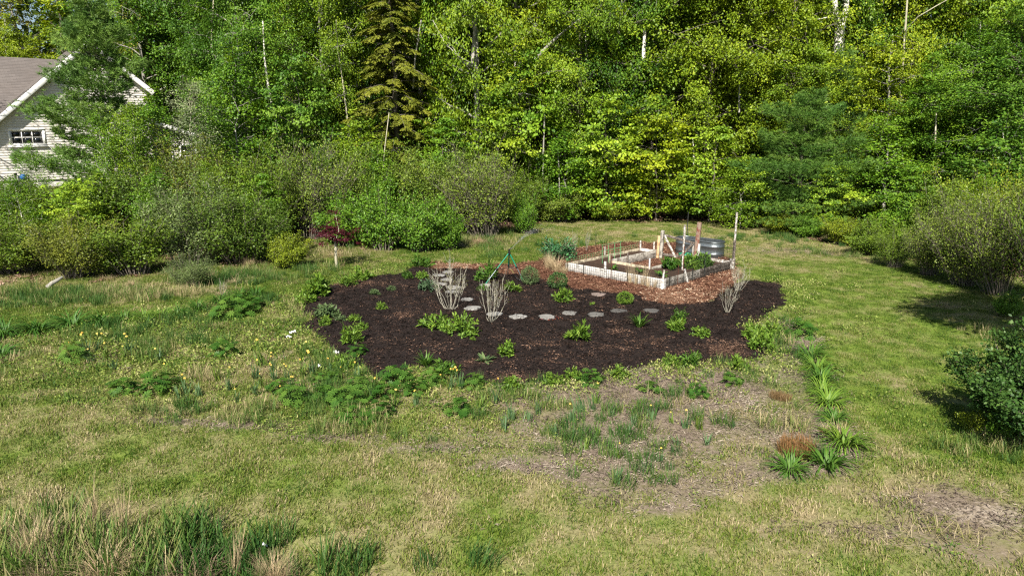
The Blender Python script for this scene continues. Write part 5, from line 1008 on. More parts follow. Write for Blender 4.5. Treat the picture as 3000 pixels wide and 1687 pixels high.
def rosette(seed, n=18, L=0.19, W=0.06, el=(.25, 1.0)):
    r = np.random.default_rng(seed); mb = MB(); a = np.arange(n) * 2.399; straps(mb, np.column_stack([np.cos(a) * .015, np.sin(a) * .015, np.zeros(n)]), a + r.normal(0, .2, n), L * r.uniform(.6, 1.1, n), r.uniform(*el, n), r.uniform(.3, 1.0, n), W, np.clip(r.normal(.5, .2, n), 0, 1), 4); return mb.mesh('leaves', M['plant'])
def sorrel(seed, R=0.36, n=900, H=0.33):
    r = np.random.default_rng(seed); mb = MB(); a = r.uniform(0, 6.283, n); rr = R * np.sqrt(r.random(n)); b = np.column_stack([np.cos(a) * rr, np.sin(a) * rr, np.full(n, -.01)]); straps(mb, b, r.uniform(0, 6.283, n), H * r.uniform(.5, 1.1, n), math.pi / 2 - np.abs(r.normal(0, .22, n)), r.uniform(0, .4, n), .009, np.clip(r.normal(.5, .25, n), 0, 1), 3, tipw=.5); return mb.mesh('stalks', M['straw'])
def tussock(seed, n=420, L=0.75, W=0.007, R=0.2, lean=.5, curl=1.3):
    r = np.random.default_rng(seed); mb = MB(); a = r.uniform(0, 6.283, n); rr = R * np.sqrt(r.random(n)); b = np.column_stack([np.cos(a) * rr, np.sin(a) * rr, np.full(n, -.02)]); straps(mb, b, a + r.normal(0, .8, n), L * r.uniform(.4, 1.15, n), math.pi / 2 - np.abs(r.normal(0, lean, n)), curl * r.uniform(.2, 1.4, n), W, np.clip(r.normal(.5, .25, n), 0, 1), 5, tipw=.25); return mb.mesh('stalks', M['straw'])
def twigs(seed, H=1.1, R=0.6, ns=15, sub=7, r0=0.007, barkm='pale_twig'):
    r = np.random.default_rng(seed); mb = MB(); q0 = []
    for i in range(ns):
        az = i * 2.399 + r.normal(0, .2); k = math.sqrt((i + .6) / ns); L_ = H * r.uniform(.75, 1.1) * (1.08 - .22 * k); P = limb_path(r, (.03 * math.cos(az), .03 * math.sin(az), -.05), az, L_, math.pi / 2 - .78 * k * R / .6, math.pi / 2 - .12 * k * R / .6, 6, .17); tube(mb, P, np.linspace(r0, .003, len(P)), 5, cap=False)
        for j in range(sub):
            t_ = r.uniform(.35, .95); P2_ = limb_path(r, along(P, np.array([t_]))[0], az + r.normal(0, 1.1), H * r.uniform(.12, .34), r.uniform(.5, 1.3), 1.25, 3, .2); tube(mb, P2_, np.linspace(.0042, .0018, len(P2_)), 4, cap=False); q0.append(P2_[-1]); q0.append(P2_[-2])
    lf = MB(); q = np.array(q0); q = q + r.normal(0, .02, (len(q), 3)); n = len(q); leaf_quads(lf, q, unit(r.normal(0, .5, (n, 3)) + np.array([0, 0, .8])), unit(r.normal(0, 1, (n, 3))), .035, .014, np.clip(r.normal(.5, .2, n), 0, 1), .1)
    return mb.mesh('stems', M['shrub_twig'], True), lf.mesh('buds', M['plant'])
def flower(seed, n=6, R=0.019):
    r = np.random.default_rng(seed); mb = MB(); a = np.arange(n) * 6.283 / n; f = np.array([0.25, -.75, .45]); f = f / np.linalg.norm(f); t1 = unit(np.cross(f, [0, 0, 1.0])); t2 = np.cross(f, t1); D = np.cos(a)[:, None] * t1 + np.sin(a)[:, None] * t2 + f * .15
    leaf_quads(mb, np.zeros((n, 3)), unit(D), np.tile(f, (n, 1)), R, R * .75, .4, .05); leaf_quads(mb, np.zeros((4, 3)), unit(np.tile(f, (4, 1)) + .5 * D[:4]), D[:4], R * .5, R * .5, .95, .1); return mb.mesh('flower', M['petal'])
PL = {'daylily': [daylily(1), daylily(2), daylily(3)], 'iris': [iris(k) for k in range(5)], 'mound': [mound(1), mound(2, 520, L=.07, W=.034), mound(3, 330, .26, .24, .10, .026), mound(4, 600, .28, .26, .065, .024), mound(5, 380, .24, .34, .09, .04)], 'lance': [mound(11, 300, .24, .34, .13, .028), mound(12, 340, .26, .36, .12, .03), mound(13, 420, .22, .42, .10, .022), mound(14, 260, .28, .30, .15, .034)], 'ball': [ball(1), ball(2, n=1400, W=.018)], 'lupin': [lupin(1), lupin(2), lupin(3)], 'rosette': [rosette(1), rosette(2, 24, .16, .045), rosette(3, 14, .2, .075)],
      'spiky': [daylily(21, 80, .34, .028, .05, .8), daylily(22, 70, .32, .03, .05, .9)], 'sorrel': [sorrel(1)], 'tussock': [tussock(1, 480, .8, .009, .2, .75, 1.7), tussock(2, 360, .8, .007, .16, .35, .8), tussock(3, 420, .6, .007, .3, .9, 1.0)], 'twig': [twigs(1), twigs(2, ns=11), twigs(3, ns=8, R=.4), twigs(4, ns=12, R=.55)], 'stalk': [tussock(11, 60, .9, .006, .09, .14, .3), tussock(12, 40, 1.0, .007, .06, .5, .3)], 'tallgreen': [tussock(21, 150, .5, .012, .14, .3, .7)]}
def r95(src):
    me = src[0] if isinstance(src, tuple) else src; a = np.empty(len(me.vertices) * 3, np.float32); me.vertices.foreach_get('co', a); a = a.reshape(-1, 3); return float(np.percentile(np.hypot(a[:, 0], a[:, 1]), 93))
NATV = {k: [r95(q) for q in v] for k, v in PL.items()}
NMS = {'daylily': 'daylily_clump', 'iris': 'daffodil', 'mound': 'perennial_plant', 'lance': 'perennial_plant', 'ball': 'rounded_bush', 'lupin': 'lupin_plant', 'rosette': 'leafy_weed', 'spiky': 'spiky_plant', 'sorrel': 'red_sorrel', 'tussock': 'dry_grass_tussock', 'twig': 'bare_shrub', 'stalk': 'dry_stalks', 'tallgreen': 'tall_grass_clump'}
CT = {'daylily': 'daylily', 'iris': 'daffodil', 'mound': 'plant', 'lance': 'plant', 'ball': 'bush', 'lupin': 'lupin', 'rosette': 'weed', 'spiky': 'plant', 'sorrel': 'sorrel', 'tussock': 'grass tussock', 'twig': 'shrub', 'stalk': 'dry stalks', 'tallgreen': 'grass clump'}
_pc = {}
GROW = {'daylily': 1.8, 'lupin': 1.4, 'mound': 1.3, 'lance': 1.25, 'rosette': 1.2, 'spiky': 1.25, 'iris': 1.15, 'sorrel': 0.9}
def plant(x, y, w, kd, col, label, group=None, var=None, hs=1.0, name=None, flowers=0, fcol=(0.62, 0.40, 0.02), lift=0.0, p=None):
    """x, y: foot of the plant in the overview; w its width there"""
    p = G(x * K, y * K) if p is None else p; p = np.array([p[0], p[1], float(surf(p[0], p[1])) + lift]); i = _pc.get(kd, 0); _pc[kd] = i + 1; v = i % len(PL[kd]) if var is None else var; s = max(.3, w * K * mpp(p) * .5 / NATV[kd][v] * GROW.get(kd, 1.0))
    src = PL[kd][v]; o = thing(name or NMS[kd], label, CT[kd], p, i * 2.3 + x * .01, group, (s * (1 + .14 * math.sin(x * 3.1)), s * (1 + .14 * math.cos(y * 2.7)), s * hs * (1 + .12 * math.sin(x + y)))); o.rotation_euler = (.13 * math.sin(x * 1.3 + y), .13 * math.cos(y * 1.9), o.rotation_euler.z)
    if isinstance(src, tuple): link('stems', src[0], o); kind(link('buds', src[1], o, color=(0.12, 0.13, 0.03)), 'stuff')
    else: link(src.name.split('.')[0], src, o, color=col)
    r = np.random.default_rng(int(x * 7 + y * 13))
    for k in range(flowers):
        a = r.uniform(0, 6.283); q = (math.cos(a) * .07 * r.random(), math.sin(a) * .07 * r.random() , .30 + .1 * r.random()); mb = MB(); tube(mb, [(q[0] * .3, q[1] * .3, 0), (q[0], q[1], q[2])], .004, 4, cap=False); c = link('flower_stem', mb.mesh('flower_stem', M['plant']), o, color=(0.07, .12, .03)); f_ = link('flower', FL[k % 2], o, q, -o.rotation_euler.z + r.normal(0, .5), None, fcol)
    return o
FL = [flower(1), flower(2)]
GM = 'plants growing in the dark mulch'; LG = (0.105, 0.20, 0.024); MG = (0.062, 0.145, 0.020); DG = (0.046, 0.125, 0.016); GG = (0.090, 0.145, 0.055); BG = (0.055, 0.105, 0.050)
for a in [(1222, 708, 52, 'lance', MG, 'leafy mound close against the left leg of the tripod', GM), (1290, 738, 34, 'lance', LG, 'bright upright plant in front of the tripod', GM), (1335, 720, 50, 'ball', GG, 'grey-green rounded bush at the right foot of the tripod', GM, 1), (1403, 730, 46, 'ball', (0.06, .125, .035), 'dome-shaped bush at the edge of the wood chips', GM, 0), (1416, 762, 46, 'mound', LG, 'bright leafy plant just below the dome-shaped bush', GM), (1573, 768, 38, 'ball', LG, 'small bright round bush below the front of the raised bed', GM, 0),
          (1607, 828, 50, 'spiky', MG, 'spiky star-shaped plant between the last dark stones', GM), (1708, 815, 34, 'lance', MG, 'upright plant, the taller of a pair right of the spiky plant', GM), (1703, 836, 38, 'lance', LG, 'low light plant in front of its taller twin right of the spiky plant', GM), (1765, 852, 36, 'mound', LG, 'small flat light plant on the right of the mulch', GM), (1453, 862, 56, 'lance', LG, 'tall ragged bright plant in the lower middle of the mulch', GM), (1097, 832, 62, 'mound', LG, 'wide bright mound, left half of the double clump', GM), (1160, 846, 68, 'mound', LG, 'wide bright mound, right half of the double clump', GM),
          (823, 803, 42, 'mound', GG, 'grey-green seedling clump at the left side of the mulch', GM), (820, 823, 28, 'mound', LG, 'small plant just below the left seedling clump', GM), (858, 812, 20, 'mound', GG, 'tiny greyish sprout right of the left seedling clump', GM), (892, 812, 24, 'mound', LG, 'small bright tuft left of the middle mulch', GM), (915, 832, 22, 'lance', LG, 'small upright tuft below another at the left mulch', GM), (888, 867, 46, 'lance', LG, 'bright plant near the lower left mulch edge', GM), (960, 783, 26, 'mound', LG, 'flat little plant alone in the left middle of the mulch', GM), (942, 747, 18, 'mound', GG, 'tiny grey sprout in the upper left mulch', GM), (985, 735, 16, 'mound', GG, 'tiny sprout right of the grey one in the upper left mulch', GM),
          (1060, 672, 48, 'lance', MG, 'dark leafy plant at the top corner of the mulch', GM), (1025, 705, 26, 'lance', MG, 'small plant at the upper left of the mulch', GM), (1061, 705, 24, 'mound', LG, 'small bright plant under the top corner plant', GM), (1078, 734, 44, 'mound', BG, 'bluish low plant left of the bigger twiggy shrub', GM), (1215, 735, 22, 'mound', MG, 'small green tuft under the round white stone', GM),
          (1220, 915, 48, 'rosette', GG, 'flat grey-green rosette near the lower mulch edge', GM, 1), (1275, 900, 36, 'mound', LG, 'light tuft right of the flat grey-green rosette', GM), (1072, 922, 44, 'spiky', MG, 'spiky clump on the lower left mulch edge', GM), (1190, 862, 10, 'mound', LG, 'tiny seedling under the double clump', GM), (1490, 770, 14, 'rosette', LG, 'tiny yellow-green seedling above the dark stones', GM)]:
    x, y, w, kd, col, lab, g = a[:7]; plant(x, y, w, kd, col, lab, g, a[7] if len(a) > 7 else None)
TWG = 'bare twiggy shrubs in the mulch'
plant(1134, 784, 92, 'twig', LG, 'bigger twiggy grey shrub, almost leafless, over the stepping stones', TWG, 0, 1.05); plant(1236, 814, 76, 'twig', LG, 'smaller twiggy grey shrub, almost leafless, right of the bigger one', TWG, 1, 1.15)
plant(1829, 793, 40, 'twig', LG, 'narrow bare shrub on the right of the mulch', TWG, 2, 1.15); plant(1856, 738, 52, 'twig', LG, 'bushy bare shrub beside the right corner of the raised bed', TWG, 3, 1.15); plant(560, 745, 20, 'twig', LG, 'single bare stick plant at the left lawn edge', None, 2, 1.6)
GD = 'daylily clumps edging the planting'
for x, y, w, col, lab in [(8, 846, 70, DG, 'dark daylily clump at the left edge of the row by the mown path'), (92, 838, 66, DG, 'second daylily from the left edge in the row by the mown path'), (185, 823, 62, DG, 'full round daylily, third from the left edge in the path row'), (252, 818, 54, DG, 'daylily right of the full round one in the path row'), (318, 806, 48, MG, 'small daylily in the middle of the path row'), (365, 806, 44, LG, 'pale green daylily, left of two paired in the path row'), (405, 803, 44, LG, 'pale green daylily, right of two paired in the path row'), (450, 796, 44, DG, 'dark daylily after the pale pair in the path row'), (500, 783, 48, DG, 'daylily above the dark lupin patch'), (555, 765, 46, DG, 'daylily where the row nears the mulch'), (605, 752, 46, DG, 'dark daylily high in the row near the mulch'), (645, 744, 42, DG, 'last daylily of the path row before the mulch'), (4, 898, 56, DG, 'daylily clump cut by the left edge below the path row'),
                          (2040, 898, 60, MG, 'topmost daylily of the right-hand row by the lawn'), (2054, 930, 62, LG, 'second daylily down in the right-hand row'), (2062, 962, 64, MG, 'third daylily down in the right-hand row'), (2066, 990, 58, LG, 'fourth daylily down in the right-hand row'), (2082, 1018, 66, LG, 'lower daylily of the right-hand row with yellowish leaves'), (2098, 1056, 50, MG, 'lone dark daylily above the big bottom clumps on the right'), (2120, 1122, 92, LG, 'big yellowish daylily behind the biggest clump at the bottom right'), (2083, 1176, 96, MG, 'biggest daylily clump at the bottom right corner of the planting'), (1985, 1184, 62, MG, 'small daylily left of the biggest bottom clump')]:
    plant(x, y, w, 'daylily', col, lab, GD)
GL = 'dark green lupins in the meadow strip'
for x, y, w, lab in [(565, 800, 66, 'lupin clump below the left daylily row'), (615, 790, 60, 'lupin clump right of the one below the daylily row'), (600, 768, 50, 'upper lupin near the daylilies'), (640, 775, 44, 'lupin nearest the left mulch corner'), (565, 895, 58, 'round dark lupin alone in the yellow-green meadow'), (190, 905, 56, 'lupin beside the leftmost orange flowers'), (310, 985, 56, 'lupin at the lower left of the flower strip'), (400, 985, 70, 'broad lupin right of the lower left one'), (745, 1010, 60, 'lupin at the left end of the thick lupin band'), (820, 1000, 62, 'lupin in the thick band under the left mulch tip'), (870, 1020, 70, 'lupin in the lower part of the thick band'), (905, 985, 66, 'lupin in the thick band touching the mulch tip'), (960, 1000, 66, 'lupin in the centre of the thick band'), (1000, 960, 66, 'lupin rising against the lower mulch edge'), (1045, 990, 60, 'lupin right of the band centre'), (880, 1062, 56, 'lowest lupin of the thick band, left one'), (925, 1060, 50, 'lowest lupin of the thick band, right one'), (1090, 965, 56, 'lupin under the spiky clump on the mulch edge'), (1155, 1040, 58, 'round lupin standing clear at the right of the band'), (1185, 975, 50, 'lupin right of the yellow flower cluster'), (810, 960, 48, 'lupin by the white scraps at the left mulch edge'), (700, 985, 48, 'lupin left of the thick band beside yellow flowers'), (960, 1040, 52, 'lupin under the band centre'), (1485, 965, 54, 'lupin under the middle of the lower mulch edge'), (1640, 985, 46, 'dark lupin in the dry right half of the meadow'), (1755, 1000, 46, 'dark lupin right of the other one in the dry half'), (1840, 965, 48, 'lupin under the right part of the mulch edge'), (2013, 848, 60, 'bushy lupin outside the right mulch edge by the lawn'), (900, 895, 40, 'lupin in the lower left mulch corner'), (800, 740, 46, 'lupin at the upper left mulch corner'), (840, 960, 40, 'small lupin by the purple spikes')]:
    plant(x, y, w, 'lupin', DG if (x * 7 + y) % 3 else MG, lab, GL)
GE = 'light leafy plants along the mulch edge'
for x, y, w, lab in [(1900, 858, 52, 'light leafy clump on the right mulch edge, upper'), (1915, 882, 60, 'light leafy clump at the right mulch tip'), (1895, 830, 36, 'light clump above the right mulch tip'), (1935, 845, 40, 'light leafy plant outside the right mulch edge'), (1690, 925, 50, 'clump on the lower right mulch edge'), (1740, 920, 46, 'clump right along the lower right mulch edge'), (1860, 930, 46, 'light clump below the right mulch tip'), (860, 930, 48, 'light clump at the lower left mulch edge by the white scrap'), (805, 748, 52, 'dark clump on the upper left mulch edge'), (770, 765, 44, 'weedy clump left of the upper mulch corner'), (910, 705, 44, 'low clump on the top left mulch edge'), (880, 722, 34, 'low bright clump on the top left mulch edge'), (1390, 965, 50, 'light clump under the lowest point of the mulch'), (1440, 955, 44, 'clump right of the lowest point of the mulch'), (1290, 985, 40, 'clump left of the lowest point of the mulch'), (1120, 940, 52, 'broad clump on the edge beside the spiky clump'), (1560, 950, 40, 'small clump on the lower middle mulch edge')]:
    plant(x, y, w, 'mound' if (x + y) % 2 else 'lance', LG if (x * 3 + y) % 4 else MG, lab, GE)
# daffodils: tufts and faded flowers, nothing tells them apart but their flowers
rg = np.random.default_rng(42); GDAF = 'daffodils scattered through the meadow'
DF = [(1495, 1020, 3), (1500, 1040, 0), (1160, 985, 3), (1110, 970, 2), (1130, 985, 2), (1290, 1060, 0), (1420, 1025, 0), (1460, 1035, 0), (1640, 1060, 1), (1690, 1070, 2), (1720, 1075, 2), (1705, 1120, 0), (1755, 1080, 0), (1600, 1075, 0), (1580, 1090, 0), (1510, 1100, 0), (1840, 1075, 0), (1550, 1215, 0), (1560, 1150, 1), (1660, 1160, 2), (1690, 1140, 0), (1620, 1020, 0), (1350, 1040, 0), (1330, 1060, 0), (1215, 1030, 0), (1250, 1010, 1), (1050, 1020, 2), (990, 1030, 2), (940, 1010, 2), (900, 960, 1), (860, 955, 1), (830, 940, 2), (790, 945, 2), (760, 950, 3), (720, 955, 2), (690, 960, 3), (660, 975, 2), (640, 995, 0), (740, 985, 2), (700, 1010, 2), (600, 1015, 1), (580, 980, 1), (545, 960, 0), (500, 1000, 0), (470, 985, 2), (420, 960, 1), (445, 1000, 0), (250, 890, 3), (270, 905, 2), (210, 895, 3), (180, 890, 2), (310, 900, 2), (330, 895, 2), (230, 915, 1), (350, 920, 0), (400, 905, 1), (290, 930, 0), (660, 920, 2), (690, 935, 2), (640, 950, 1), (770, 910, 1), (1390, 1100, 0), (1270, 1090, 0), (1480, 1135, 0), (1540, 1050, 0), (1780, 1120, 0), (1660, 1210, 0), (1440, 1060, 1), (1380, 1010, 0)]
for k, (x, y, nf) in enumerate(DF):
    nf = min(nf, 2) if k % 3 else min(nf, 1)
    orange = (x * 5 + y * 3) % 5; zone = 'in the leftmost flower patch' if x < 370 else 'in the middle of the left meadow' if x < 700 else 'by the thick lupin band under the mulch' if x < 1060 else 'just right of the thick lupin band' if x < 1300 else 'in the dry right half of the meadow'
    many = ('', 'a single', 'two', 'three')[nf]; cn = 'yellow' if orange < 3 else 'orange'
    zone = zone.replace('under the mulch', '').strip(); lab = ('daffodil with %s %s flower%s %s' % (many, cn, 's' if nf > 1 else '', zone)) if nf else ('flowerless daffodil tuft of upright %s leaves %s' % ('blue-green' if k % 3 else 'light green', zone))
    plant(x + rg.normal(0, 4), y + rg.normal(0, 4), rg.uniform(22, 34), 'iris', (0.075, 0.145, 0.055) if k % 3 else (0.10, 0.175, 0.03), lab, GDAF if nf else 'flowerless daffodil tufts in the meadow', None, rg.uniform(.7, 1.05), None, nf, (0.72, 0.50, 0.10) if orange < 3 else (0.72, 0.36, 0.10))
plant(2003, 1140, 86, 'sorrel', (0.21, 0.12, 0.045), 'rust-red sorrel patch beside the biggest daylily clumps', 'red sorrel patches'); plant(1962, 1000, 60, 'sorrel', (0.17, 0.115, 0.05), 'thin reddish sorrel patch left of the right daylily row', 'red sorrel patches', hs=.6); plant(2080, 1085, 40, 'sorrel', (0.17, 0.10, 0.045), 'reddish stalks right under the lone dark daylily', 'red sorrel patches', hs=.6)
SW = (0.36, 0.285, 0.165); SW2 = (0.42, 0.34, 0.20); SW3 = (0.30, 0.235, 0.15); GT_ = 'dry straw tussocks'
for x, y, w, kd, col, var, hs, lab in [(90, 1395, 130, 'tussock', SW2, 1, .9, 'straw tussock with upright stalks near the bottom left corner'), (265, 1435, 200, 'tussock', SW, 0, .85, 'largest straw tussock, rounded, at the bottom left'), (15, 1345, 140, 'tussock', SW2, 2, .9, 'low straw tussock at the left edge near the bottom'), (190, 1345, 170, 'tussock', SW3, 2, .8, 'flattened straw tussock behind the largest one'), (310, 1345, 60, 'stalk', SW2, 0, 1.3, 'thin tall straw stalks behind the largest tussock'), (120, 1440, 150, 'tussock', SW3, 0, .7, 'dull matted tussock on the bottom edge near the corner'), (330, 1415, 130, 'tussock', SW, 2, .6, 'collapsed straw tussock right of the largest one'), (390, 1365, 90, 'tussock', SW3, 2, .5, 'small brown matted tuft uphill of the green blades'), (240, 1310, 70, 'stalk', SW2, 0, .9, 'thin straw stalks uphill of the largest tussock'), (60, 1300, 70, 'stalk', SW2, 1, .8, 'thin straw stalks uphill near the left edge'), (560, 1380, 90, 'tussock', SW3, 2, .45, 'flat brown tuft left of the leaning stalks'), (470, 1440, 200, 'tussock', SW3, 2, .7, 'flattened matted straw on the bottom edge'), (590, 1425, 50, 'stalk', SW2, 0, 1.3, 'narrow bunch of upright straw stalks at the bottom'), (650, 1440, 60, 'stalk', SW2, 1, 1.3, 'leaning straw stalks crossing the bottom edge'), (690, 1446, 110, 'tussock', SW, 1, .8, 'brown tussock under the leaning stalks at the bottom'), (720, 1448, 60, 'stalk', SW, 1, 1.0, 'sparse leaning stalks right of the brown tussock'),
                                       (350, 737, 60, 'tussock', SW2, 2, .6, 'pale fallen straw tuft under the grey-green bush'), (330, 720, 50, 'tussock', SW, 0, .6, 'straw tuft before the dark left bushes'), (450, 735, 60, 'tussock', SW2, 2, .6, 'wide straw tuft beside the lawn edge at the left'), (520, 700, 46, 'tussock', SW2, 0, .8, 'upright straw tuft under the tall grey-green bush'), (590, 712, 40, 'tussock', SW2, 2, .5, 'whitish straw heap left of the yellowish rounded bush'), (625, 672, 46, 'tussock', SW2, 1, .6, 'straw tuft against the dark bush'), (270, 705, 50, 'tussock', SW, 2, .6, 'grey straw tuft right of the fallen log'), (1210, 615, 70, 'tussock', (0.30, .20, .13), 2, .6, 'reddish brown dead bracken at the top lawn corner'), (1250, 608, 50, 'tussock', (0.28, .18, .11), 2, .6, 'brown dead bracken under the bare stems'), (1160, 622, 40, 'tussock', SW3, 2, .5, 'grey dead straw left of the bare stems'), (840, 645, 60, 'tussock', SW, 2, .35, 'flat straw around the red maple'), (560, 742, 46, 'tussock', SW2, 2, .4, 'flat pale straw on the left mown path edge'),
                                       (1400, 684, 60, 'tussock', SW2, 1, .8, 'golden dry grass at the left end of the raised bed'), (1380, 676, 54, 'tussock', SW2, 1, .8, 'golden dry grass outermost left of the raised bed'), (1420, 690, 34, 'tussock', SW2, 1, .7, 'golden dry grass against the white board end'), (1860, 700, 34, 'tussock', SW3, 1, .8, 'dry grass at the right corner of the raised bed')]:
    plant(x, y, w, kd, col, lab, GT_ if kd == 'tussock' else 'thin dry stalks at the bottom edge', var, hs)
for k, (a, b, w, h) in enumerate([(1.05, -.09, 30, .8), (0.85, -.1, 30, .9), (0.62, -.1, 30, .9), (0.42, -.1, 26, .8), (0.2, -.1, 24, .7)]):
    p = B(a, b); plant(p[0], p[1], w, 'stalk', SW2, 'wispy dry grass stalks in the wire along the white front board', 'wispy dry grass in the wire fence', 0, h, p=p)
for x, y, w, lab in [(385, 1420, 56, 'bright green grass blades beside the largest straw tussock'), (430, 1432, 60, 'green blades just right of the bright ones at the bottom'), (60, 1432, 110, 'green grass clump at the bottom left corner'), (170, 1440, 90, 'green clump between the two front straw tussocks'), (345, 1448, 60, 'green clump under the bright blades'), (20, 1400, 80, 'green clump at the left edge above the corner')]:
    plant(x, y, w, 'tallgreen', (0.075, 0.15, 0.022), lab, 'green grass clumps at the bottom left')
GV = 'leafy greens growing in the raised bed'
for a, b, w, kd, col, lab in [(0.55, 3.0, 33, 'mound', MG, 'leafy greens at the back of the right arm of the bed'), (0.75, 2.55, 36, 'mound', MG, 'leafy greens in the middle of the right arm'), (0.4, 2.4, 33, 'mound', LG, 'light leafy greens near the right-hand board'), (0.85, 2.1, 31, 'mound', MG, 'leafy greens at the bend of the bed'), (0.95, 1.75, 28, 'mound', DG, 'darker leafy greens left of the tall stake'), (0.3, 2.8, 36, 'mound', MG, 'small greens close to the right-hand board'), (0.8, 2.9, 31, 'mound', LG, 'light greens beside the inner board'), (0.5, 0.7, 30, 'rosette', MG, 'weedy greens in the front corner of the bed'), (1.2, 0.6, 28, 'rosette', DG, 'weedy greens behind the white front board'), (2.1, 0.5, 24, 'rosette', DG, 'small green weed behind the short white stake')]:
    p = B(a, b, 0.2); plant(0, 0, w, kd, col, lab, GV, None, 1.15, 'leafy_greens', lift=0.2, p=p)
p = G(1636, 762); o = thing('conifer_shrub', 'low blue-green spreading conifer at the left end of the raised bed', 'shrub', p, 0, None, (0.9, 0.9, 1.5))
r = np.random.default_rng(3); mb = MB(); st = MB()
for k in range(46):
    az = r.uniform(0, 6.283); P = limb_path(r, (0, 0, 0.02), az, r.uniform(.5, .95), r.uniform(.25, 1.0), .15, 4, .1); tube(st, P, np.linspace(.012, .004, len(P)), 4, cap=False); q = along(P, r.uniform(.3, 1, 26)) + r.normal(0, .05, (26, 3)); leaf_quads(mb, q, unit(np.array([math.cos(az), math.sin(az), .35]) + r.normal(0, .5, (26, 3))), unit(r.normal(0, .4, (26, 3)) + np.array([0, 0, 1])), .13, .05, np.clip(r.normal(.5, .2) + r.normal(0, .1, 26), 0, 1), .1)
st.build('stems', M['twig'], o); mb.build('foliage', M['needle'], o).color = (0.045, 0.140, 0.055, 1)
for px, py, lab in ((1685, 735, 'young bare whip planted in the lawn, left one of the pair behind the bed'), (1717, 738, 'young bare whip in a mulch ring, right one of the pair behind the bed')):
    plant(px / K, py / K, 14, 'twig', LG, lab, 'bare whips in the lawn behind the bed', 2, 2.6)
# fallen log, scraps of paper, red leaves
lg = GT(150, 846); o = thing('fallen_log', 'pale broken log leaning out of the bushes at the left', 'log', lg); P = np.array([V3(140, 842, lg[1]), V3(152, 830, lg[1] + .05), V3(166, 822, lg[1] + .1), V3(182, 812, lg[1] + .3)]) - lg; mb = MB(); tube(mb, P, [.075, .06, .055, .04], 8); mb.build('trunk', M['grey_bark'], o, True)
for x, y, s, lab in ((737, 848, .07, 'white scrap lying in the yellow-green meadow, upper one'), (726, 858, .06, 'white scrap lying in the yellow-green meadow, lower one'), (848, 900, .06, 'white scrap at the lower left mulch edge'), (804, 931, .045, 'small white scrap among the lupins'), (665, 1377, .03, 'white fluff caught on the leaning stalks')):
    p = G(x * K, y * K); r = np.random.default_rng(int(x)); mb = MB(); n = 7; X_, Y_ = np.meshgrid(np.linspace(-s, s, n), np.linspace(-s * .6, s * .6, n)); mb.add(np.column_stack([X_.ravel(), Y_.ravel(), .05 + r.uniform(0, .06, n * n)]), [[i * n + j, i * n + j + 1, (i + 1) * n + j + 1, (i + 1) * n + j] for i in range(n - 1) for j in range(n - 1)]); tag(link('paper_scrap', mb.mesh('paper_scrap', M['paper']), None, (p[0], p[1], float(surf(p[0], p[1])) + .03), r.uniform(0, 3)), lab, 'scrap', 'white scraps in the grass')
r = np.random.default_rng(4); mb = MB(); p = G(1388 * K, 808 * K); q = np.column_stack([r.normal(0, .13, 60), r.normal(0, .07, 60), r.uniform(.03, .09, 60)]); leaf_quads(mb, q, unit(r.normal(0, 1, (60, 3)) * np.array([1, 1, .2])), unit(np.array([0, 0, 1]) + r.normal(0, .4, (60, 3))), .07, .05, r.random(60), .1); o = mb.build('red_leaves', M['petal']); o.location = p; o.color = (.22, .045, .03, 1); kind(o, 'stuff', 'fallen reddish leaves on a grey stepping stone')

# ------------------------------------------------------------------ grass, weeds, chips and litter
SH = [blade_patch(1, 190, .20, .03, .072, .010, .5, 'short', M['grass']), blade_patch(2, 190, .20, .028, .065, .010, .7, 'short', M['grass'], .25), blade_patch(3, 180, .20, .035, .10, .011, .5, 'short', M['grass'], .1), blade_patch(4, 190, .20, .03, .09, .0095, .8, 'short', M['grass'], .55)]
x, y, r = frustum(.19, 5.0, 37, 1); g, s, pl, li = fields(x, y); ms_ = msd(x, y); ch = csd(x, y); ub = usd(x, y)
den = (1 - .93 * sstep(.25, .7, s + .6 * pl)) * (1 - sstep(.3, .8, li)) * (ms_ < -.06) * (ch < -.05); den = den * (sdist(np.array([B(a, b)[:2] for a, b in ((0, 0), (AL, 0), (AL, BL), (0, BL))]), x, y) < 0)
k = r.random(len(x)) < den; x, y, g = x[k], y[k], g[k]; n = len(x)
spread('lawn_grass', SH, np.column_stack([x, y, gz(x, y)]), np.column_stack([r.normal(0, .05, n), r.normal(0, .05, n), r.uniform(0, 6.28, n)]), r.uniform(.7, 1.15, n) * (1 - .25 * sstep(2.5, 6, x) * sstep(9, 13, y)), np.where(g > .55, r.integers(0, 3, n), r.integers(1, 4, n)), np.clip(.86 - g * .66 + r.normal(0, .13, n), 0, 1), 'short mown lawn grass, green mixed with straw')
TG = [blade_patch(11 + q, 90, .16, .12, .32, .010, .35, 'tall', M['tall_grass']) for q in range(3)]
x, y, r = frustum(.17, 5.0, 34, 2); sm = sdist(MEADOW, x, y); tl = treeline(x); LONG = [(100, 752, 240, 17, .95), (350, 738, 160, 14, .6), (560, 705, 120, 20, .6), (690, 690, 90, 20, .5), (1250, 640, 60, 20, .2), (600, 1420, 500, 40, .45), (150, 1400, 330, 80, .8), (2520, 1130, 120, 25, .8), (2560, 860, 100, 30, .3), (2000, 600, 300, 12, .2), (1130, 605, 130, 15, .5), (780, 690, 100, 20, .3), (2250, 640, 200, 15, .3), (1450, 620, 80, 15, .2)]
f1 = fbm(x, y, 1.5, 61, 4); den = np.clip(blobs(x, y, LONG), 0, 1) * sstep(.3, .6, f1 + .1) + sstep(-.1, .3, sm) * .36 * sstep(.45, .65, f1) * (1 - .75 * sstep(0, 4, x)); den = den * (msd(x, y) < -.1) * (csd(x, y) < -.1)
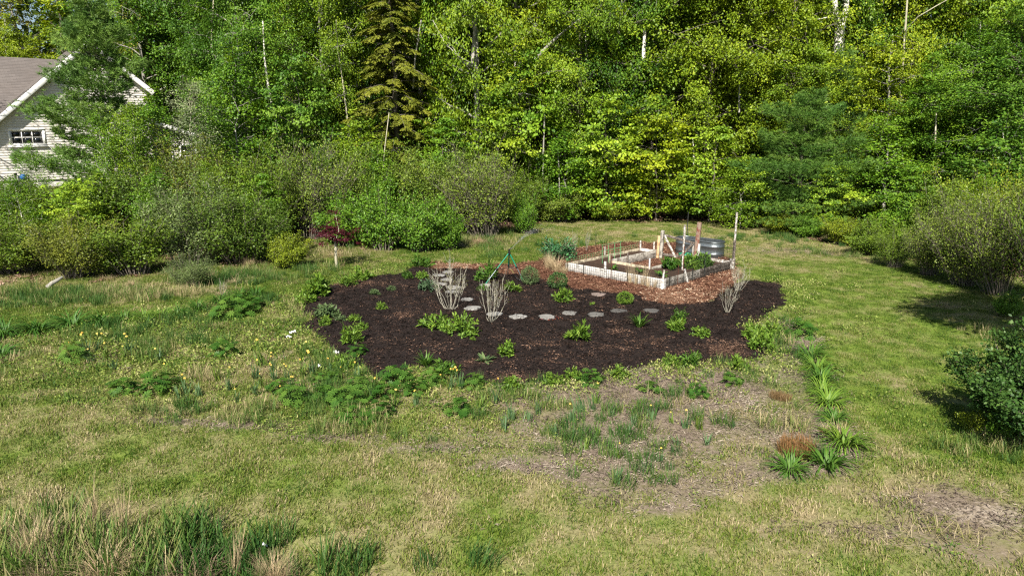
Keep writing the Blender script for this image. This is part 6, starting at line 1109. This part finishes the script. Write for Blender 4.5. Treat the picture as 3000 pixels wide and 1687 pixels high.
k = r.random(len(x)) < den; x, y, f1 = x[k], y[k], f1[k]; n = len(x)
spread('tall_grass', TG, np.column_stack([x, y, gz(x, y)]), np.column_stack([r.normal(0, .1, n), r.normal(0, .1, n), r.uniform(0, 6.28, n)]), r.uniform(.5, 1.15, n) * (1 + .9 * sstep(8, 6.5, y) * sstep(-.5, -2.5, x)), r.integers(0, 3, n), np.clip(.25 + (fbm(x, y, 1.1, 63, 3) - .4) * 1.6 + r.normal(0, .12, n), 0, 1), 'taller uncut grass along the bushes and in the meadow')
def weedmesh(seed, nm):
    r = np.random.default_rng(seed); src = MB(); n = 26; c = np.column_stack([r.normal(0, .09, n), r.normal(0, .09, n), np.abs(r.normal(.04, .035, n))]); leaf_quads(src, c, unit(r.normal(0, .7, (n, 3)) + np.array([0, 0, .45])), unit(np.array([0, 0, 1]) + r.normal(0, .5, (n, 3))), r.uniform(.03, .07, n), r.uniform(.014, .028, n), r.random(n), .12, 0, .5); return src.mesh(nm, M['weed'])
WD = [weedmesh(k, 'weed') for k in range(6)]
x, y, r = frustum(.15, 5, 30, 3); sm = sdist(MEADOW, x, y); li_ = fields(x, y)[3]; f1 = fbm(x, y, 1.2, 81, 4); f2 = fbm(x, y, .5, 83, 2); WB = [(1950, 860, 80, 60, .5), (1700, 940, 250, 25, .5), (1350, 985, 200, 25, .4), (850, 940, 120, 30, .5), (750, 800, 60, 70, .4), (2110, 950, 60, 120, .3), (2350, 1400, 160, 30, .6), (2050, 1400, 160, 40, .35), (2450, 1380, 120, 14, .5), (950, 665, 120, 14, .3)]
den = sstep(-.25, .25, sm) * (.24 + .55 * sstep(.42, .62, f1)) * (1 - .85 * sstep(-1.5, 3, x) * sstep(21, 12, y)) + np.clip(blobs(x, y, WB), 0, 1) * .8 * sstep(.35, .55, f2) + .55 * np.exp(-((msd(x, y) + .3) / .28) ** 2) * (sdist(CHIPS, x, y) < -.6) + .10 * sstep(.45, .7, fbm(x, y, .7, 87, 3)) * (li_ < .4); den = den * (msd(x, y) < -.05) * (csd(x, y) < -.1) * (sdist(np.array([B(a, b)[:2] for a, b in ((0, 0), (AL, 0), (AL, BL), (0, BL))]), x, y) < 0)
k = r.random(len(x)) < den; x, y = x[k], y[k]; n = len(x)
spread('weeds', WD, np.column_stack([x, y, gz(x, y)]), np.column_stack([np.zeros(n), np.zeros(n), r.uniform(0, 6.28, n)]), r.uniform(.6, 1.5, n) * (.55 + .45 * sstep(8, 14, y)), r.integers(0, 6, n), np.clip(.48 + (fbm(x, y, .9, 85, 3) - .5) * 1.4 + r.normal(0, .12, n), 0, 1), 'small leafy weeds and seedlings in the meadow and along the mulch')
def bits(seed, n, size, l0, l1, w, m, nm, leafy=False):
    r = np.random.default_rng(seed); mb = MB(); c = np.column_stack([r.uniform(-size, size, n), r.uniform(-size, size, n), r.uniform(.0, .018, n)]); d = unit(r.normal(0, 1, (n, 3)) * np.array([1, 1, .22])); leaf_quads(mb, c, d, unit(np.array([0, 0, 1.0]) + r.normal(0, .35, (n, 3))), r.uniform(l0, l1, n), r.uniform(w * .6, w * 1.4, n), r.random(n), .05 if not leafy else .15, 0, .5); return mb.mesh(nm, m)
x, y, r = frustum(.17, 11, 27, 4); k = msd(x, y) > -.02; x, y = x[k], y[k]; n = len(x); dv = np.clip(blobs(x, y, MD), 0, 1)
spread('mulch_chips', [bits(q, 46, .12, .02, .075, .014, M['mulch_bits'], 'bit') for q in range(5)], np.column_stack([x, y, mz(x, y)]), np.column_stack([r.normal(0, .1, n), r.normal(0, .1, n), r.uniform(0, 6.28, n)]), r.uniform(.8, 1.2, n), r.integers(0, 5, n), np.clip(.34 + dv * .8 + (fbm(x, y, .9, 97, 3) - .5) * .35 + r.normal(0, .15, n), 0, 1), 'dark bark chips of the mulch')
x, y, r = frustum(.17, 14, 28, 5); k = (csd(x, y) > -.05) & (msd(x, y) < .1) & (sdist(np.array([B(a, b)[:2] for a, b in ((0, 0), (AL, 0), (AL, BL), (0, BL))]), x, y) < 0); x, y = x[k], y[k]
a = r.uniform(IA0, IA1, 90); b = r.uniform(IB, BL, 90); q = np.array([B(u_, v_)[:2] for u_, v_ in zip(a, b)]); x = np.concatenate([x, q[:, 0]]); y = np.concatenate([y, q[:, 1]]); n = len(x); dv = np.clip(blobs(x, y, CHB), 0, 1)
spread('wood_chips', [bits(20 + q, 56, .12, .025, .085, .018, M['chip_bits'], 'chip') for q in range(5)], np.column_stack([x, y, np.full(n, .034)]), np.column_stack([r.normal(0, .1, n), r.normal(0, .1, n), r.uniform(0, 6.28, n)]), r.uniform(.8, 1.25, n), r.integers(0, 5, n), np.clip(.34 + dv * .42 + r.normal(0, .1, n), 0, 1), 'reddish and tan wood chips of the path')
x, y, r = frustum(.33, 15, 42, 6, 2); g, s, pl, li = fields(x, y); k = (r.random(len(x)) < li * .95 * (np.abs(y - treeline(x)) < 6)) ; x, y = x[k], y[k]; n = len(x)
spread('leaf_litter', [bits(40 + q, 44, .22, .05, .11, .06, M['leaf_bits'], 'dead_leaf', True) for q in range(4)], np.column_stack([x, y, gz(x, y) + .01]), np.column_stack([r.normal(0, .1, n), r.normal(0, .1, n), r.uniform(0, 6.28, n)]), r.uniform(.8, 1.4, n), r.integers(0, 4, n), np.clip(r.normal(.5, .15, n), 0, 1), 'brown dead leaves under the wood edge')
x, y, r = frustum(.16, 7, 28, 8); sm = sdist(MEADOW, x, y); g, s, pl, li = fields(x, y); k = (r.random(len(x)) < np.clip(s * 1.3 + pl, 0, 1) * .9) & (msd(x, y) < -.03) & (csd(x, y) < -.05) & (li < .5); x, y = x[k], y[k]; n = len(x)
spread('dry_thatch', [bits(60 + q, 40, .14, .02, .09, .009, M['thatch_bits'], 'scrap') for q in range(5)], np.column_stack([x, y, gz(x, y) + .004]), np.column_stack([r.normal(0, .1, n), r.normal(0, .1, n), r.uniform(0, 6.28, n)]), r.uniform(.7, 1.3, n), r.integers(0, 5, n), np.clip(.42 + (fbm(x, y, .8, 95, 3) - .5) * 1.2 + r.normal(0, .12, n), 0, 1), 'dry scraps of old mulch and dead stalks on the bare soil')
STR = [blade_patch(31 + q, 90, .2, .10, .28, .007, .9, 'straw', M['grass'], .75) for q in range(3)]
x, y, r = frustum(.2, 5, 33, 7); SB_ = [(160, 1345, 220, 40, .6), (480, 1420, 120, 25, .5), (420, 735, 180, 14, .7), (600, 700, 100, 12, .5), (840, 640, 60, 10, .8), (1200, 608, 100, 10, .9), (1760, 1010, 120, 30, .3), (1930, 1050, 100, 40, .35), (260, 730, 90, 10, .5), (2350, 1340, 200, 40, .2), (1480, 600, 80, 8, .5), (880, 640, 120, 8, .4)]
k = r.random(len(x)) < np.clip(blobs(x, y, SB_), 0, 1) * (msd(x, y) < -.05); x, y = x[k], y[k]; n = len(x)
spread('dead_straw', STR, np.column_stack([x, y, gz(x, y)]), np.column_stack([r.normal(0, .12, n), r.normal(0, .12, n), r.uniform(0, 6.28, n)]), r.uniform(.7, 1.3, n), r.integers(0, 3, n), np.clip(r.normal(.86, .1, n), 0, 1), 'flattened dead straw and old grass')
